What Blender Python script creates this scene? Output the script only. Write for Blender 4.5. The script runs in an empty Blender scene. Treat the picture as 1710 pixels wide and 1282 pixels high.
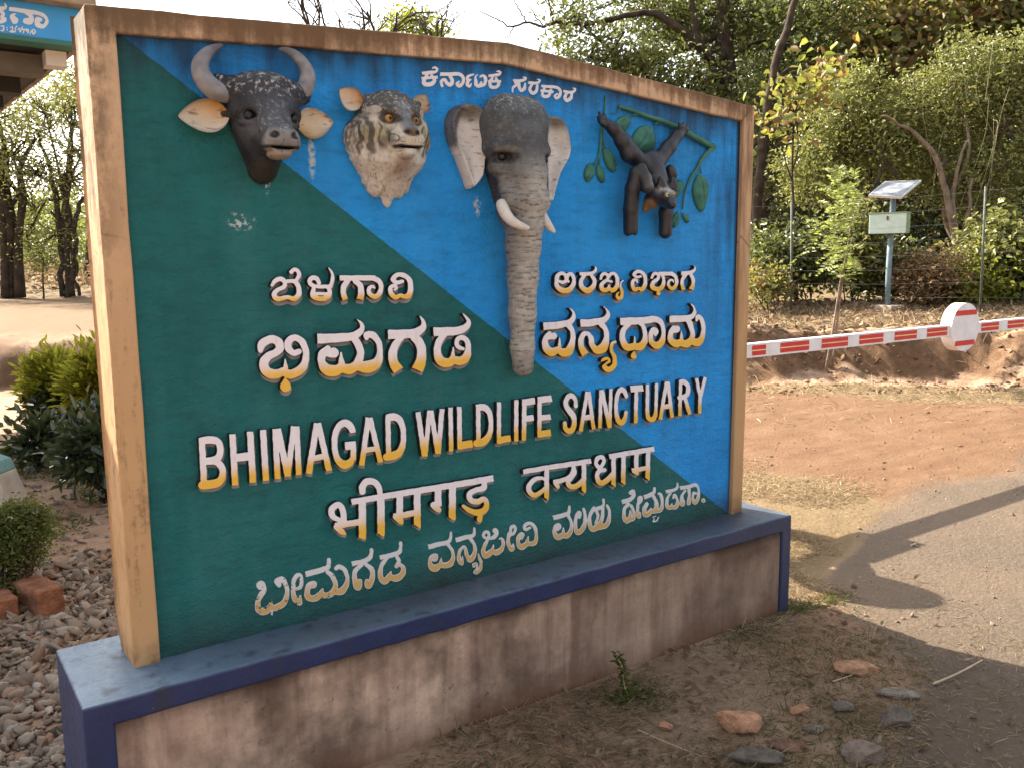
import bpy, bmesh, math, random
import numpy as np
from mathutils import Vector, Matrix
R = math.radians
random.seed(7); rng = np.random.default_rng(7)
S = bpy.context.scene
COL = S.collection

# ------------------------------------------------------------------ camera, sky, sun, exposure
F_PX, PITCH, ROLL, YAW = 1458.8, .1376, -.0104, .9541
CAM = np.array([-.4847, -2.5805, 1.6])
fwd = np.array([math.cos(YAW), math.sin(YAW), 0]); rgt = np.array([math.sin(YAW), -math.cos(YAW), 0]); up = np.array([0, 0, 1.])
look = fwd*math.cos(PITCH) - up*math.sin(PITCH); down = -(fwd*math.sin(PITCH) + up*math.cos(PITCH))
cX = rgt*math.cos(ROLL) - down*math.sin(ROLL); cY = -(rgt*math.sin(ROLL) + down*math.cos(ROLL))
cam_d = bpy.data.cameras.new('camera'); cam = bpy.data.objects.new('camera', cam_d); COL.objects.link(cam)
cam_d.sensor_width = 36; cam_d.lens = F_PX/1710*36; cam_d.clip_start = .05; cam_d.clip_end = 2000
cam.matrix_world = Matrix(((cX[0], cY[0], -look[0], CAM[0]), (cX[1], cY[1], -look[1], CAM[1]), (cX[2], cY[2], -look[2], CAM[2]), (0, 0, 0, 1)))
S.camera = cam

SUN_EL, SUN_DIR = 37., np.array([-.30, .95])
w = bpy.data.worlds.new('World'); S.world = w; w.use_nodes = True
nt = w.node_tree; nt.nodes.clear()
sky = nt.nodes.new('ShaderNodeTexSky'); sky.sky_type = 'NISHITA'; sky.sun_disc = False
sky.sun_elevation = R(SUN_EL); sky.sun_rotation = math.atan2(SUN_DIR[0], SUN_DIR[1])
sky.air_density = 1.0; sky.dust_density = 5.0; sky.ozone_density = 1.0
hs = nt.nodes.new('ShaderNodeHueSaturation'); hs.inputs['Saturation'].default_value = .30
bg = nt.nodes.new('ShaderNodeBackground'); bg.inputs['Strength'].default_value = .12
wo = nt.nodes.new('ShaderNodeOutputWorld')
nt.links.new(sky.outputs[0], hs.inputs['Color']); nt.links.new(hs.outputs[0], bg.inputs[0]); nt.links.new(bg.outputs[0], wo.inputs[0])
sl = bpy.data.lights.new('sun', 'SUN'); sl.energy = 5.0; sl.angle = R(.5); sl.color = (1, .91, .76)
so = bpy.data.objects.new('sun', sl); COL.objects.link(so)
sd = Vector((SUN_DIR[0]*math.cos(R(SUN_EL)), SUN_DIR[1]*math.cos(R(SUN_EL)), math.sin(R(SUN_EL)))).normalized()
so.rotation_euler = sd.to_track_quat('Z', 'Y').to_euler(); so.location = sd*30
S.view_settings.view_transform = 'Standard'; S.view_settings.look = 'None'; S.view_settings.gamma = 1
S.view_settings.exposure = 1.92
S.cycles.max_bounces = 8; S.cycles.transparent_max_bounces = 8
S.cycles.use_denoising = True

# ------------------------------------------------------------------ where a sight line meets a plane of the place
def ray(px, py):
    return look + cX*((px-855)/F_PX) - cY*((py-641)/F_PX)
def ony(px, py, Y=0.):
    d = ray(px, py); return CAM + d*((Y-CAM[1])/d[1])
def onz(px, py, z=0.):
    d = ray(px, py); return CAM + d*((z-CAM[2])/d[2])
def atd(px, py, dep):
    d = ray(px, py); return CAM + d*(dep/(d@fwd))
def px_m(dep): return dep/F_PX

# ------------------------------------------------------------------ object helpers
def tag(o, label=None, cat=None, group=None, kind=None):
    if label: o['label'] = label
    if cat: o['category'] = cat
    if group: o['group'] = group
    if kind: o['kind'] = kind
    return o
def thing(name, label, cat, loc=(0, 0, 0), group=None):
    o = bpy.data.objects.new(name, None); COL.objects.link(o); o.location = loc; o.empty_display_size = .1
    return tag(o, label, cat, group)
def link(name, me, mats=None, parent=None, smooth=False):
    o = bpy.data.objects.new(name, me); COL.objects.link(o)
    if mats is not None:
        for m in (mats if isinstance(mats, (list, tuple)) else [mats]): me.materials.append(m)
    if parent is not None:
        o.parent = parent; 
        q = parent; off = Vector((0, 0, 0))
        while q is not None: off += q.location; q = q.parent
        o.location = -off          # meshes are written in world coordinates
    if smooth:
        me.polygons.foreach_set('use_smooth', [True]*len(me.polygons))
    return o
def mesh(name, V, Fs, mats=None, parent=None, smooth=False, mi=None, col=None):
    me = bpy.data.meshes.new(name)
    V = np.asarray(V, np.float32)
    if isinstance(Fs, np.ndarray):
        nf, k = Fs.shape
        me.vertices.add(len(V)); me.vertices.foreach_set('co', V.ravel())
        me.loops.add(nf*k); me.loops.foreach_set('vertex_index', Fs.astype(np.int32).ravel())
        me.polygons.add(nf); me.polygons.foreach_set('loop_start', np.arange(0, nf*k, k, dtype=np.int32))
        me.polygons.foreach_set('loop_total', np.full(nf, k, np.int32))
        me.update(calc_edges=True)
    else:
        me.from_pydata([tuple(map(float, v)) for v in V], [], [tuple(map(int, f)) for f in Fs]); me.update()
    if mi is not None: me.polygons.foreach_set('material_index', np.asarray(mi, np.int32))
    if col is not None:
        a = me.color_attributes.new('Col', 'FLOAT_COLOR', 'POINT')
        c = np.ones((len(V), 4), np.float32); c[:, :col.shape[1]] = col
        a.data.foreach_set('color', c.ravel())
    return link(name, me, mats, parent, smooth)
class MB:
    """collects shapes into one mesh"""
    def __init__(s): s.V = []; s.F = []; s.M = []
    def add(s, V, Fs, m=0):
        b = len(s.V); s.V += [tuple(map(float, v)) for v in V]; s.F += [tuple(int(i)+b for i in f) for f in Fs]; s.M += [m]*len(Fs); return s
    def box(s, c, h, rot=None, m=0, bev=0.):
        x, y, z = h; V = np.array([(i*x, j*y, k*z) for i in (-1, 1) for j in (-1, 1) for k in (-1, 1)])
        if rot is not None: V = V@np.array(rot).T
        return s.add(V+np.array(c), [(0, 1, 3, 2), (4, 6, 7, 5), (0, 4, 5, 1), (2, 3, 7, 6), (0, 2, 6, 4), (1, 5, 7, 3)], m)
    def tube(s, pts, rad, n=8, m=0, cap=True):
        V, Fs = tube(pts, rad, n, cap); return s.add(V, Fs, m)
    def build(s, name, mats, parent=None, smooth=False, bevel=0., seg=2):
        o = mesh(name, s.V, s.F, mats, parent, smooth, s.M)
        if bevel:
            md = o.modifiers.new('bevel', 'BEVEL'); md.width = bevel; md.segments = seg; md.limit_method = 'ANGLE'; md.angle_limit = R(40)
        return o
def spline(pts, n=6):
    P = np.array(pts, float); 
    if len(P) < 3: return np.array([P[0]+(P[-1]-P[0])*t for t in np.linspace(0, 1, n+1)]) if len(P) == 2 else P
    Q = np.vstack([2*P[0]-P[1], P, 2*P[-1]-P[-2]]); out = []
    for i in range(1, len(Q)-2):
        for t in np.linspace(0, 1, n, endpoint=False):
            a, b, c, d = Q[i-1], Q[i], Q[i+1], Q[i+2]
            out.append(.5*((2*b)+(c-a)*t+(2*a-5*b+4*c-d)*t*t+(3*b-a-3*c+d)*t**3))
    out.append(P[-1]); return np.array(out)
def tube(pts, rad, n=8, cap=True):
    P = np.array(pts, float); k = len(P); r = np.broadcast_to(np.array(rad, float), (k,))
    T = np.gradient(P, axis=0); T /= np.linalg.norm(T, axis=1)[:, None]+1e-12
    ref = np.array([0, 0, 1.]) if abs(T[0][2]) < .9 else np.array([1., 0, 0])
    V = []; u = np.cross(T[0], ref); u /= np.linalg.norm(u)
    for i in range(k):
        u = u-T[i]*(u@T[i]); u /= np.linalg.norm(u)+1e-12; v = np.cross(T[i], u)
        for j in range(n):
            a = 2*math.pi*j/n; V.append(P[i]+(u*math.cos(a)+v*math.sin(a))*r[i])
    Fs = [(i*n+j, i*n+(j+1) % n, (i+1)*n+(j+1) % n, (i+1)*n+j) for i in range(k-1) for j in range(n)]
    if cap: Fs += [tuple(range(n-1, -1, -1)), tuple((k-1)*n+j for j in range(n))]
    return V, Fs

# ------------------------------------------------------------------ node helpers
class NT:
    def __init__(s, name, rough=.8, spec=.3):
        s.m = bpy.data.materials.new(name); s.m.use_nodes = True; s.t = s.m.node_tree
        s.p = s.t.nodes['Principled BSDF']; s.o = s.t.nodes['Material Output']
        s.p.inputs['Roughness'].default_value = rough; s.p.inputs['Specular IOR Level'].default_value = spec
    def n(s, t, **k):
        x = s.t.nodes.new('ShaderNode'+t)
        for a, b in k.items(): setattr(x, a, b)
        return x
    def L(s, a, b): s.t.links.new(a, b)
    def setv(s, sock, v):
        if hasattr(v, 'is_linked') or hasattr(v, 'links'): s.L(v, sock)
        else: sock.default_value = v if not isinstance(v, tuple) or len(v) != 3 or sock.type == 'VECTOR' else (*v, 1)
    def pos(s): return s.n('NewGeometry').outputs['Position']
    def obj(s): return s.n('TexCoord').outputs['Object']
    def scaled(s, v, sc):
        x = s.n('Mapping'); s.L(v, x.inputs[0]); x.inputs['Scale'].default_value = sc; return x.outputs[0]
    def noise(s, v, scale=5., detail=4., rough=.55, dist=0.):
        x = s.n('TexNoise'); s.L(v, x.inputs['Vector']); x.inputs['Scale'].default_value = scale; x.inputs['Detail'].default_value = detail
        x.inputs['Roughness'].default_value = rough; x.inputs['Distortion'].default_value = dist; return x.outputs['Fac']
    def voro(s, v, scale=5., feat='F1', out='Distance'):
        x = s.n('TexVoronoi', feature=feat); s.L(v, x.inputs['Vector']); x.inputs['Scale'].default_value = scale; return x.outputs[out]
    def ramp(s, f, *stops):
        x = s.n('ValToRGB'); e = x.color_ramp.elements
        while len(e) < len(stops): e.new(.5)
        for i, (p, c) in enumerate(stops):
            e[i].position = p; e[i].color = (c, c, c, 1) if not isinstance(c, tuple) else (*c, 1)
        s.L(f, x.inputs[0]); return x.outputs[0]
    def mix(s, f, a, b, mode='MIX'):
        x = s.n('MixRGB', blend_type=mode); s.setv(x.inputs[0], f); s.setv(x.inputs[1], a); s.setv(x.inputs[2], b); return x.outputs[0]
    def math(s, op, a, b=0., c=None, clamp=False):
        x = s.n('Math', operation=op, use_clamp=clamp); s.setv(x.inputs[0], a); s.setv(x.inputs[1], b)
        if c is not None: s.setv(x.inputs[2], c)
        return x.outputs[0]
    def sep(s, v):
        x = s.n('SeparateXYZ'); s.L(v, x.inputs[0]); return x.outputs
    def mapr(s, v, a, b, c=0., d=1.):
        x = s.n('MapRange'); s.setv(x.inputs[0], v)
        for i, q in enumerate((a, b, c, d)): x.inputs[i+1].default_value = q
        return x.outputs[0]
    def attr(s, name='Col'):
        x = s.n('Attribute'); x.attribute_name = name; return x
    def bump(s, h, strength=.4, dist=.01):
        x = s.n('Bump'); x.inputs['Strength'].default_value = strength; x.inputs['Distance'].default_value = dist
        s.L(h, x.inputs['Height']); s.L(x.outputs[0], s.p.inputs['Normal']); return x
    def base(s, c): s.setv(s.p.inputs['Base Color'], c); return s
    def rough(s, c): s.setv(s.p.inputs['Roughness'], c); return s
def simple(name, c, rough=.7, var=.25, scale=12., bump=.15, spec=.3, metal=0., bd=.004):
    t = NT(name, rough, spec); v = t.obj(); n = t.noise(v, scale, 5)
    t.base(t.mix(t.ramp(n, (.3, 0.), (.75, 1.)), tuple(x*(1-var) for x in c), tuple(min(1, x*(1+var)) for x in c)))
    if bump: t.bump(t.noise(v, scale*6, 4), bump, bd)
    t.p.inputs['Metallic'].default_value = metal
    return t.m
# ------------------------------------------------------------------ the sign's masonry
ZP = .4541; WB = 2.6482; TH = .1718; PANEL_Y = .02
def mat_plaster():
    t = NT('plaster', .85, .2); v = t.pos(); x, y, z = t.sep(v)
    big = t.noise(v, 2.2, 4); fine = t.noise(v, 55, 5, .7)
    base = t.mix(t.ramp(big, (.3, 0.), (.7, 1.)), (.44, .265, .125), (.53, .32, .155))
    base = t.mix(t.mapr(fine, .35, .75, 0., .25), base, (.42, .26, .15))
    base = t.mix(t.mapr(z, 1.2, 2.1, 0., .55), base, (.55, .39, .27))
    # weather stains: run down from the top edge, patchy, and a few streaks everywhere
    st = t.noise(t.scaled(v, (9, 9, 1.1)), 2.6, 6, .62); st2 = t.noise(t.scaled(v, (3, 3, 1.6)), 2., 5, .6)
    zl = t.math('ADD', z, t.math('MULTIPLY', t.math('ABSOLUTE', t.math('SUBTRACT', x, 1.32)), .075)); top = t.mapr(zl, 2.25, 2.365, 0., 1.)
    f = t.math('ADD', t.math('MULTIPLY', top, .85), t.math('MULTIPLY', t.math('SUBTRACT', st, .5), 1.5)); f = t.math('ADD', f, t.math('MULTIPLY', t.math('SUBTRACT', st2, .5), 1.2)); f = t.math('ADD', f, t.math('MULTIPLY', t.math('SUBTRACT', t.noise(v, 38, 8, .75), .5), .9)); f = t.math('SUBTRACT', f, t.mapr(x, .8, 1.5, -.26, .0))
    stain = t.ramp(f, (.34, 0.), (.56, .6), (.8, .88), (1., .96))
    tint = t.mix(t.ramp(t.noise(v, 1.3, 3), (.4, 0.), (.6, 1.)), (.11, .075, .04), (.14, .07, .035))
    c = t.mix(stain, base, tint)
    right = t.math('MULTIPLY', t.mapr(x, 2.30, 2.60, 0., 1.), t.mapr(z, 1.0, 2.1, .1, 1.)); 
    c = t.mix(t.math('MULTIPLY', right, t.ramp(st, (.38, .0), (.62, .85))), c, (.13, .06, .03))
    foot = t.math('MULTIPLY', t.mapr(z, ZP, ZP+.10, 1., 0.), t.ramp(t.noise(v, 14, 5), (.35, .1), (.65, 1.)))
    c = t.mix(foot, c, (.12, .065, .035))
    lf_ = t.math('MULTIPLY', t.math('MULTIPLY', t.mapr(x, .075, .0, 0., 1.), t.mapr(z, 1.25, 2.1, 0., 1.)), t.ramp(t.math('ADD', t.noise(t.scaled(v, (2, 2, 1)), 5, 7, .7), t.math('MULTIPLY', t.noise(v, 44, 6, .75), .3)), (.60, 0.), (.74, .9))); c = t.mix(lf_, c, (.075, .055, .03))
    edge = t.math('MULTIPLY', t.mapr(x, .022, .004, 0., 1.), t.ramp(t.noise(t.scaled(v, (1, 1, .4)), 11, 7, .75), (.5, 0.), (.68, .6)))
    c = t.mix(edge, c, (.17, .10, .05))
    cr = t.voro(t.mix(.12, v, t.n('TexNoise').outputs['Color']), 1.15, 'DISTANCE_TO_EDGE'); 
    c = t.mix(t.math('MULTIPLY', t.ramp(cr, (.0, 1.), (.006, 0.)), t.ramp(big, (.5, 0.), (.6, .8))), c, (.1, .06, .03))
    t.base(c); h = t.math('ADD', t.noise(v, 30, 6, .7), t.math('MULTIPLY', fine, .5)); t.bump(h, .35, .006); return t.m
M_PLASTER = mat_plaster()
def mat_panel():
    t = NT('painted_panel', .62, .3); v = t.pos(); x, y, z = t.sep(v)
    a = ony(207, 62, PANEL_Y); b = ony(1197, 842, PANEL_Y); nx, nz = -(b[2]-a[2]), (b[0]-a[0]); L = math.hypot(nx, nz); nx /= L; nz /= L
    d = t.math('ADD', t.math('MULTIPLY', x, nx), t.math('ADD', t.math('MULTIPLY', z, nz), -(a[0]*nx+a[2]*nz)))
    d = t.math('ADD', d, t.math('MULTIPLY', t.math('SUBTRACT', t.noise(v, 22, 2), .5), .006))
    isb = t.mapr(d, -.0015, .0015, 0., 1.)
    n1 = t.noise(v, 3.2, 5, .6); n2 = t.noise(v, 40, 5, .7); sk = t.noise(t.scaled(v, (7, 7, .9)), 2.4, 6, .6)
    green = t.mix(t.ramp(n1, (.3, 0.), (.7, 1.)), (.006, .108, .106), (.010, .158, .155))
    blue = t.mix(t.ramp(n1, (.3, 0.), (.7, 1.)), (.008, .26, .70), (.016, .35, .88))
    c = t.mix(isb, green, blue); c = t.mix(t.mapr(n2, .4, .8, 0., .16), c, t.mix(.5, c, (.22, .3, .3)))
    wash = t.ramp(t.noise(t.scaled(v, (5, 5, .6)), 1.7, 6, .65), (.45, 0.), (.8, .30)); c = t.mix(wash, c, t.mix(.6, c, (.10, .22, .24)))
    tw = t.noise(t.scaled(v, (1, 1, 3.5)), 9, 7, .7); c = t.mix(t.ramp(tw, (.48, 0.), (.72, .42)), c, t.mix(.7, c, (.004, .01, .012)))
    # grime running down from the top, along the right side and at the foot
    top = t.mapr(t.math('ADD', z, t.math('MULTIPLY', t.math('ABSOLUTE', t.math('SUBTRACT', x, 1.32)), .07)), 2.08, 2.33, 0., 1.)
    g = t.ramp(t.math('ADD', t.math('MULTIPLY', top, .6), t.math('ADD', t.math('MULTIPLY', sk, .6), t.math('MULTIPLY', t.noise(v, 6, 5, .6), .35))), (.62, 0.), (1.02, .85))
    c = t.mix(g, c, (.012, .018, .03))
    rt = t.math('MULTIPLY', t.math('MULTIPLY', t.mapr(x, 2.10, 2.58, 0., 1.), t.mapr(z, 1.3, 1.95, .25, 1.)), t.ramp(sk, (.44, 0.), (.68, .85)))
    c = t.mix(rt, c, (.008, .018, .04))
    c = t.mix(t.mapr(x, 2.555, 2.572, 0., .93), c, (.008, .007, .008))  # near-black strip beside the right reveal
    mild = t.ramp(t.noise(t.scaled(v, (11, 11, .5)), 2.0, 5, .6), (.5, 0.), (.8, .25)); c = t.mix(mild, c, t.mix(.55, c, (.0, .02, .03)))
    foot = t.math('MULTIPLY', t.mapr(z, ZP, ZP+.16, 1., 0.), t.ramp(n1, (.3, .25), (.65, .95))); c = t.mix(foot, c, (.022, .022, .018))
    fl = t.ramp(t.noise(v, 17, 8, .75), (.715, 0.), (.725, 1.)); fl = t.math('MULTIPLY', fl, t.ramp(n1, (.55, 0.), (.62, 1.))); c = t.mix(fl, c, (.42, .47, .45))
    for (px_, py_, rx_, rz_, thr_) in ((402, 370, .05, .032, .53), (400, 374, .022, .014, .46), (521, 262, .014, .075, .47), (447, 305, .010, .05, .52), (797, 345, .02, .04, .52)):
        q_ = ony(px_, py_, PANEL_Y); dd = t.math('ADD', t.math('POWER', t.math('DIVIDE', t.math('SUBTRACT', x, q_[0]), rx_), 2.), t.math('POWER', t.math('DIVIDE', t.math('SUBTRACT', z, q_[2]), rz_), 2.)); mk = t.math('MULTIPLY', t.mapr(dd, 1., .2, 0., 1.), t.ramp(t.noise(v, 62, 7, .7), (thr_, 0.), (thr_+.03, 1.))); c = t.mix(mk, c, (.50, .56, .56))
    wn = t.n('TexNoise'); t.L(v, wn.inputs['Vector']); wn.inputs['Scale'].default_value = 3.
    cr = t.voro(t.mix(.18, v, wn.outputs['Color']), 1.3, 'DISTANCE_TO_EDGE')
    c = t.mix(t.math('MULTIPLY', t.ramp(cr, (0., 1.), (.005, 0.)), t.ramp(n1, (.56, 0.), (.64, .35))), c, (.006, .02, .04))
    t.base(c); t.bump(t.math('ADD', t.noise(t.scaled(v, (1, 1, 1.7)), 34, 7, .72), t.math('MULTIPLY', t.noise(v, 130, 4), .5)), 1., .011)
    t.rough(t.mapr(n2, .3, .7, .5, .75)); return t.m
M_PANEL = mat_panel()
def mat_navy():
    t = NT('navy_paint', .5, .4); v = t.pos(); x, y, z = t.sep(v); n1 = t.noise(v, 3.5, 5, .6); n2 = t.noise(v, 45, 5, .7)
    nz = t.sep(t.n('NewGeometry').outputs['Normal'])[2]
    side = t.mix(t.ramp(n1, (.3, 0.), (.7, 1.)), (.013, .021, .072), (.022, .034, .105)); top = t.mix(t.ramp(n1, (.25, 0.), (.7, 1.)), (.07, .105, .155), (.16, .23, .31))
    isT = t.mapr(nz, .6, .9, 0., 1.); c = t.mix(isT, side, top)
    # the top is paler at the left end and grimy against the wall
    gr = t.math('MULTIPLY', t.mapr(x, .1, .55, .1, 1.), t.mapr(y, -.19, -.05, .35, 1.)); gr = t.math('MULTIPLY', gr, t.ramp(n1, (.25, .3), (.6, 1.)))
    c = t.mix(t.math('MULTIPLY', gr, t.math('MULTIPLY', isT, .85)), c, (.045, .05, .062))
    sk = t.noise(t.scaled(v, (8, 8, 1.)), 2., 5); c = t.mix(t.ramp(sk, (.54, 0.), (.72, .7)), c, (.022, .026, .04))
    c = t.mix(t.math('MULTIPLY', t.mapr(x, 1.4, 2.3, 0., .6), t.ramp(n1, (.3, .4), (.7, 1.))), c, (.042, .05, .075))
    c = t.mix(t.ramp(t.noise(v, 21, 8, .72), (.70, 0.), (.715, .8)), c, (.45, .43, .36))
    t.base(c); t.bump(t.math('ADD', t.noise(v, 28, 6, .7), n2), .35, .006); t.rough(t.mapr(n2, .3, .7, .38, .65)); return t.m
M_NAVY = mat_navy()
def mat_base_panel():
    t = NT('stained_cement', .9, .15); v = t.pos(); x, y, z = t.sep(v); n1 = t.noise(v, 2.6, 5, .6); n2 = t.noise(v, 60, 6, .7)
    sk = t.noise(t.scaled(v, (6.5, 6.5, .8)), 1.6, 6, .6, .4)
    c = t.mix(t.ramp(t.math('ADD', t.math('MULTIPLY', sk, .6), t.math('MULTIPLY', t.noise(v, 3.4, 6, .65), .5)), (.42, 0.), (.68, 1.)), (.22, .14, .105), (.60, .43, .32))
    c = t.mix(t.math('MULTIPLY', t.ramp(t.math('ADD', n1, t.mapr(z, .2, .4, 0., .12)), (.5, 0.), (.66, .85)), .85), c, (.065, .04, .028))
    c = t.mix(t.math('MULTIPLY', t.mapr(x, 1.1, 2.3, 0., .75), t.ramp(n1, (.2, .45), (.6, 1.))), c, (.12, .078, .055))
    md_ = t.ramp(t.noise(v, 33, 9, .78), (.58, 0.), (.66, .8)); c = t.mix(t.math('MULTIPLY', md_, t.ramp(t.noise(v, 3.1, 4, .6), (.45, 0.), (.6, 1.))), c, (.03, .026, .02))
    eff = t.ramp(t.noise(v, 24, 9, .8), (.6, 0.), (.72, .75)); c = t.mix(t.math('MULTIPLY', eff, t.ramp(t.noise(v, 4.1, 4), (.52, 0.), (.62, 1.))), c, (.44, .40, .34))
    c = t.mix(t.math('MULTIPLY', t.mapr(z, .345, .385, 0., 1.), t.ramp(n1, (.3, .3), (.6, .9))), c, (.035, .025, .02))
    c = t.mix(t.math('MULTIPLY', t.mapr(z, .11, .0, 0., 1.), t.ramp(n1, (.3, .4), (.6, .9))), c, (.14, .065, .036))
    c = t.mix(t.mapr(n2, .45, .75, 0., .35), c, t.mix(.5, c, (.05, .03, .02)))
    t.base(c); t.bump(t.math('ADD', n2, t.math('MULTIPLY', t.noise(v, 18, 7, .7), 1.2)), .5, .008); return t.m
M_CEM = mat_base_panel()

sign = thing('sanctuary_sign', 'green and blue sign board with sculpted animal heads and raised letters on a navy plinth', 'sign board')
# plinth
PL, PR, PF, PB = .1657, .1304, .17, .2788
xl, xr, yf, yb = -PL, WB+PR, -PF, PB
bo, bl, br = .0684, .0761, .0634; rec = .012; zt = ZP-bo; nseg = 40
# one casting: a front band with two legs, sides, top and back, its edges a little uneven
xs_ = np.concatenate([[xl, xl+bl], np.linspace(xl+bl, xr-br, nseg)[1:-1], [xr-br, xr]]); kx = len(xs_); j_ = lambda a=.0012: float(rng.normal()*a)
V = []; Fs = []
rowT = [(x, yf+j_(), ZP+j_()) for x in xs_]; rowM = [(x, yf, zt+(j_() if 0 < i < kx-1 else 0)) for i, x in enumerate(xs_)]; rowB = [(x, yb+j_(), ZP+j_()) for x in xs_]; rowR = [(x, yf+rec, z) for x, y, z in rowM]
V = rowT+rowM+rowB+rowR+[(xl, yf, -.3), (xl+bl, yf, -.3), (xr-br, yf, -.3), (xr, yf, -.3), (xl, yb, -.3), (xr, yb, -.3), (xl+bl, yf+rec, -.3), (xr-br, yf+rec, -.3)]; n4_ = 4*kx
for i in range(kx-1):
    Fs.append((kx+i, kx+i+1, i+1, i)); Fs.append((i, i+1, 2*kx+i+1, 2*kx+i))
    if 0 < i < kx-2: Fs.append((3*kx+i, 3*kx+i+1, kx+i+1, kx+i))
Fs += [(n4_, n4_+1, kx+1, kx), (n4_+2, n4_+3, 2*kx-1, 2*kx-2), (n4_+1, n4_+6, 3*kx+1, kx+1), (n4_+7, n4_+2, 2*kx-2, 4*kx-2), (n4_+4, n4_, kx, 0, 2*kx), (n4_+3, n4_+5, 3*kx-1, kx-1, 2*kx-1), (n4_+5, n4_+4)+tuple(range(2*kx, 3*kx))]
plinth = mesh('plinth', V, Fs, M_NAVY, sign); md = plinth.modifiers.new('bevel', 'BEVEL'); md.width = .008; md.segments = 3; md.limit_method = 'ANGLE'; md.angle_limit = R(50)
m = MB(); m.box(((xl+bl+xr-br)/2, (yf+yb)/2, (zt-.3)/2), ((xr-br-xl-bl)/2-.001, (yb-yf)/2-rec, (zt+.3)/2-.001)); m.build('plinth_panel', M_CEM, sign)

# frame : outline traced on the wall plane
def w2(px, py, Y=0.):
    q = ony(px, py, Y); return (q[0], q[2])
oA, oH, oF = w2(140.5, 6), w2(849, 71.4), w2(1261, 178)
iD, iHi, iG = w2(194.6, 55.2), w2(847.4, 106.3), w2(1242.7, 203)
oB, oI = w2(223.9, 1114.6), w2(1239.6, 851.5); iE, iJ = w2(268.8, 1104), w2(1222.6, 858)
ZB = ZP
def frame_ring(outer, inner, y0, y1, mats, name, subdiv=14):
    # front ring, back face, inner and outer sides : five members, each cut into short steps so that the edge can wander a little
    def dense(P):
        out = []
        for a, b in zip(P[:-1], P[1:]):
            for t in np.linspace(0, 1, subdiv, endpoint=False): out.append((a[0]+(b[0]-a[0])*t, a[1]+(b[1]-a[1])*t))
        out.append(P[-1]); return out
    O, I = dense(outer), dense(inner); k = len(O); jit = rng.normal(0, .0008, (k, 4))
    V = [(O[i][0]+jit[i, 0], y0, O[i][1]+jit[i, 1]) for i in range(k)] + [(I[i][0]+jit[i, 2], y0, I[i][1]+jit[i, 3]) for i in range(k)]
    V += [(x, y1, z) for x, y, z in V[:k]] + [(x, PANEL_Y+.03, z) for x, y, z in V[k:2*k]]
    Fs = []
    for i in range(k-1):
        Fs += [(i, i+1, k+i+1, k+i), (2*k+i, 2*k+i+1, i+1, i), (k+i, k+i+1, 3*k+i+1, 3*k+i)]
    Fs += [tuple(2*k+i for i in range(k))]
    return mesh(name, V, Fs, mats, sign, False)
outer = [(oB[0], ZB-.002), oA, oH, oF, (oI[0], ZB-.002)]; inner = [(iE[0], ZB-.002), iD, iHi, iG, (iJ[0], ZB-.002)]
fr = frame_ring(outer, inner, 0., TH, M_PLASTER, 'frame')
md = fr.modifiers.new('bevel', 'BEVEL'); md.width = .006; md.segments = 2; md.limit_method = 'ANGLE'; md.angle_limit = R(50)
mesh('panel', [(x, PANEL_Y, z) for x, z in [(iE[0]-.01, ZB-.002), (iD[0]-.01, iD[1]+.01), (iHi[0], iHi[1]+.01), (iG[0]+.01, iG[1]+.01), (iJ[0]+.01, ZB-.002)]][::-1], [(0, 1, 2, 3, 4)], M_PANEL, sign)

# ------------------------------------------------------------------ lettering : brush strokes -> one outline per letter
def _stroke(st):
    """returns dense polyline (x,y,halfwidth), butt flag"""
    butt = st[0] == 'b'; P = np.array(st[1:] if butt else st, float)
    if butt and P.shape[0] == 2: return np.column_stack([np.linspace(P[0, i], P[1, i], 2) for i in range(3)])*[1, 1, .5], True
    return spline(P, 5)*[1, 1, .5], butt
def field(strokes, X, Y):
    D = np.full(X.shape, 1e9)
    for st in strokes:
        P, butt = _stroke(st); d = np.full(X.shape, 1e9)
        for k_, ((x0, y0, r0), (x1, y1, r1)) in enumerate(zip(P[:-1], P[1:])):
            dx, dy = x1-x0, y1-y0; L2 = dx*dx+dy*dy+1e-9
            t = ((X-x0)*dx+(Y-y0)*dy)/L2; tc = np.clip(t, 0, 1)
            e = np.hypot(X-x0-dx*tc, Y-y0-dy*tc)-(r0+(r1-r0)*tc)
            if butt and len(P) == 2:
                L = math.sqrt(L2); e = np.maximum(np.abs((X-x0)*dy-(Y-y0)*dx)/L-(r0+(r1-r0)*tc), np.maximum(-t, t-1)*L)
            if butt and len(P) > 2 and k_ < 6:      # square cut at the first point only
                ax, ay = P[0, 0]-P[1, 0], P[0, 1]-P[1, 1]; q = math.hypot(ax, ay)+1e-9; e = np.maximum(e, ((X-P[0, 0])*ax+(Y-P[0, 1])*ay)/q)
            d = np.minimum(d, e)
        D = np.minimum(D, d)
    return D
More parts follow.
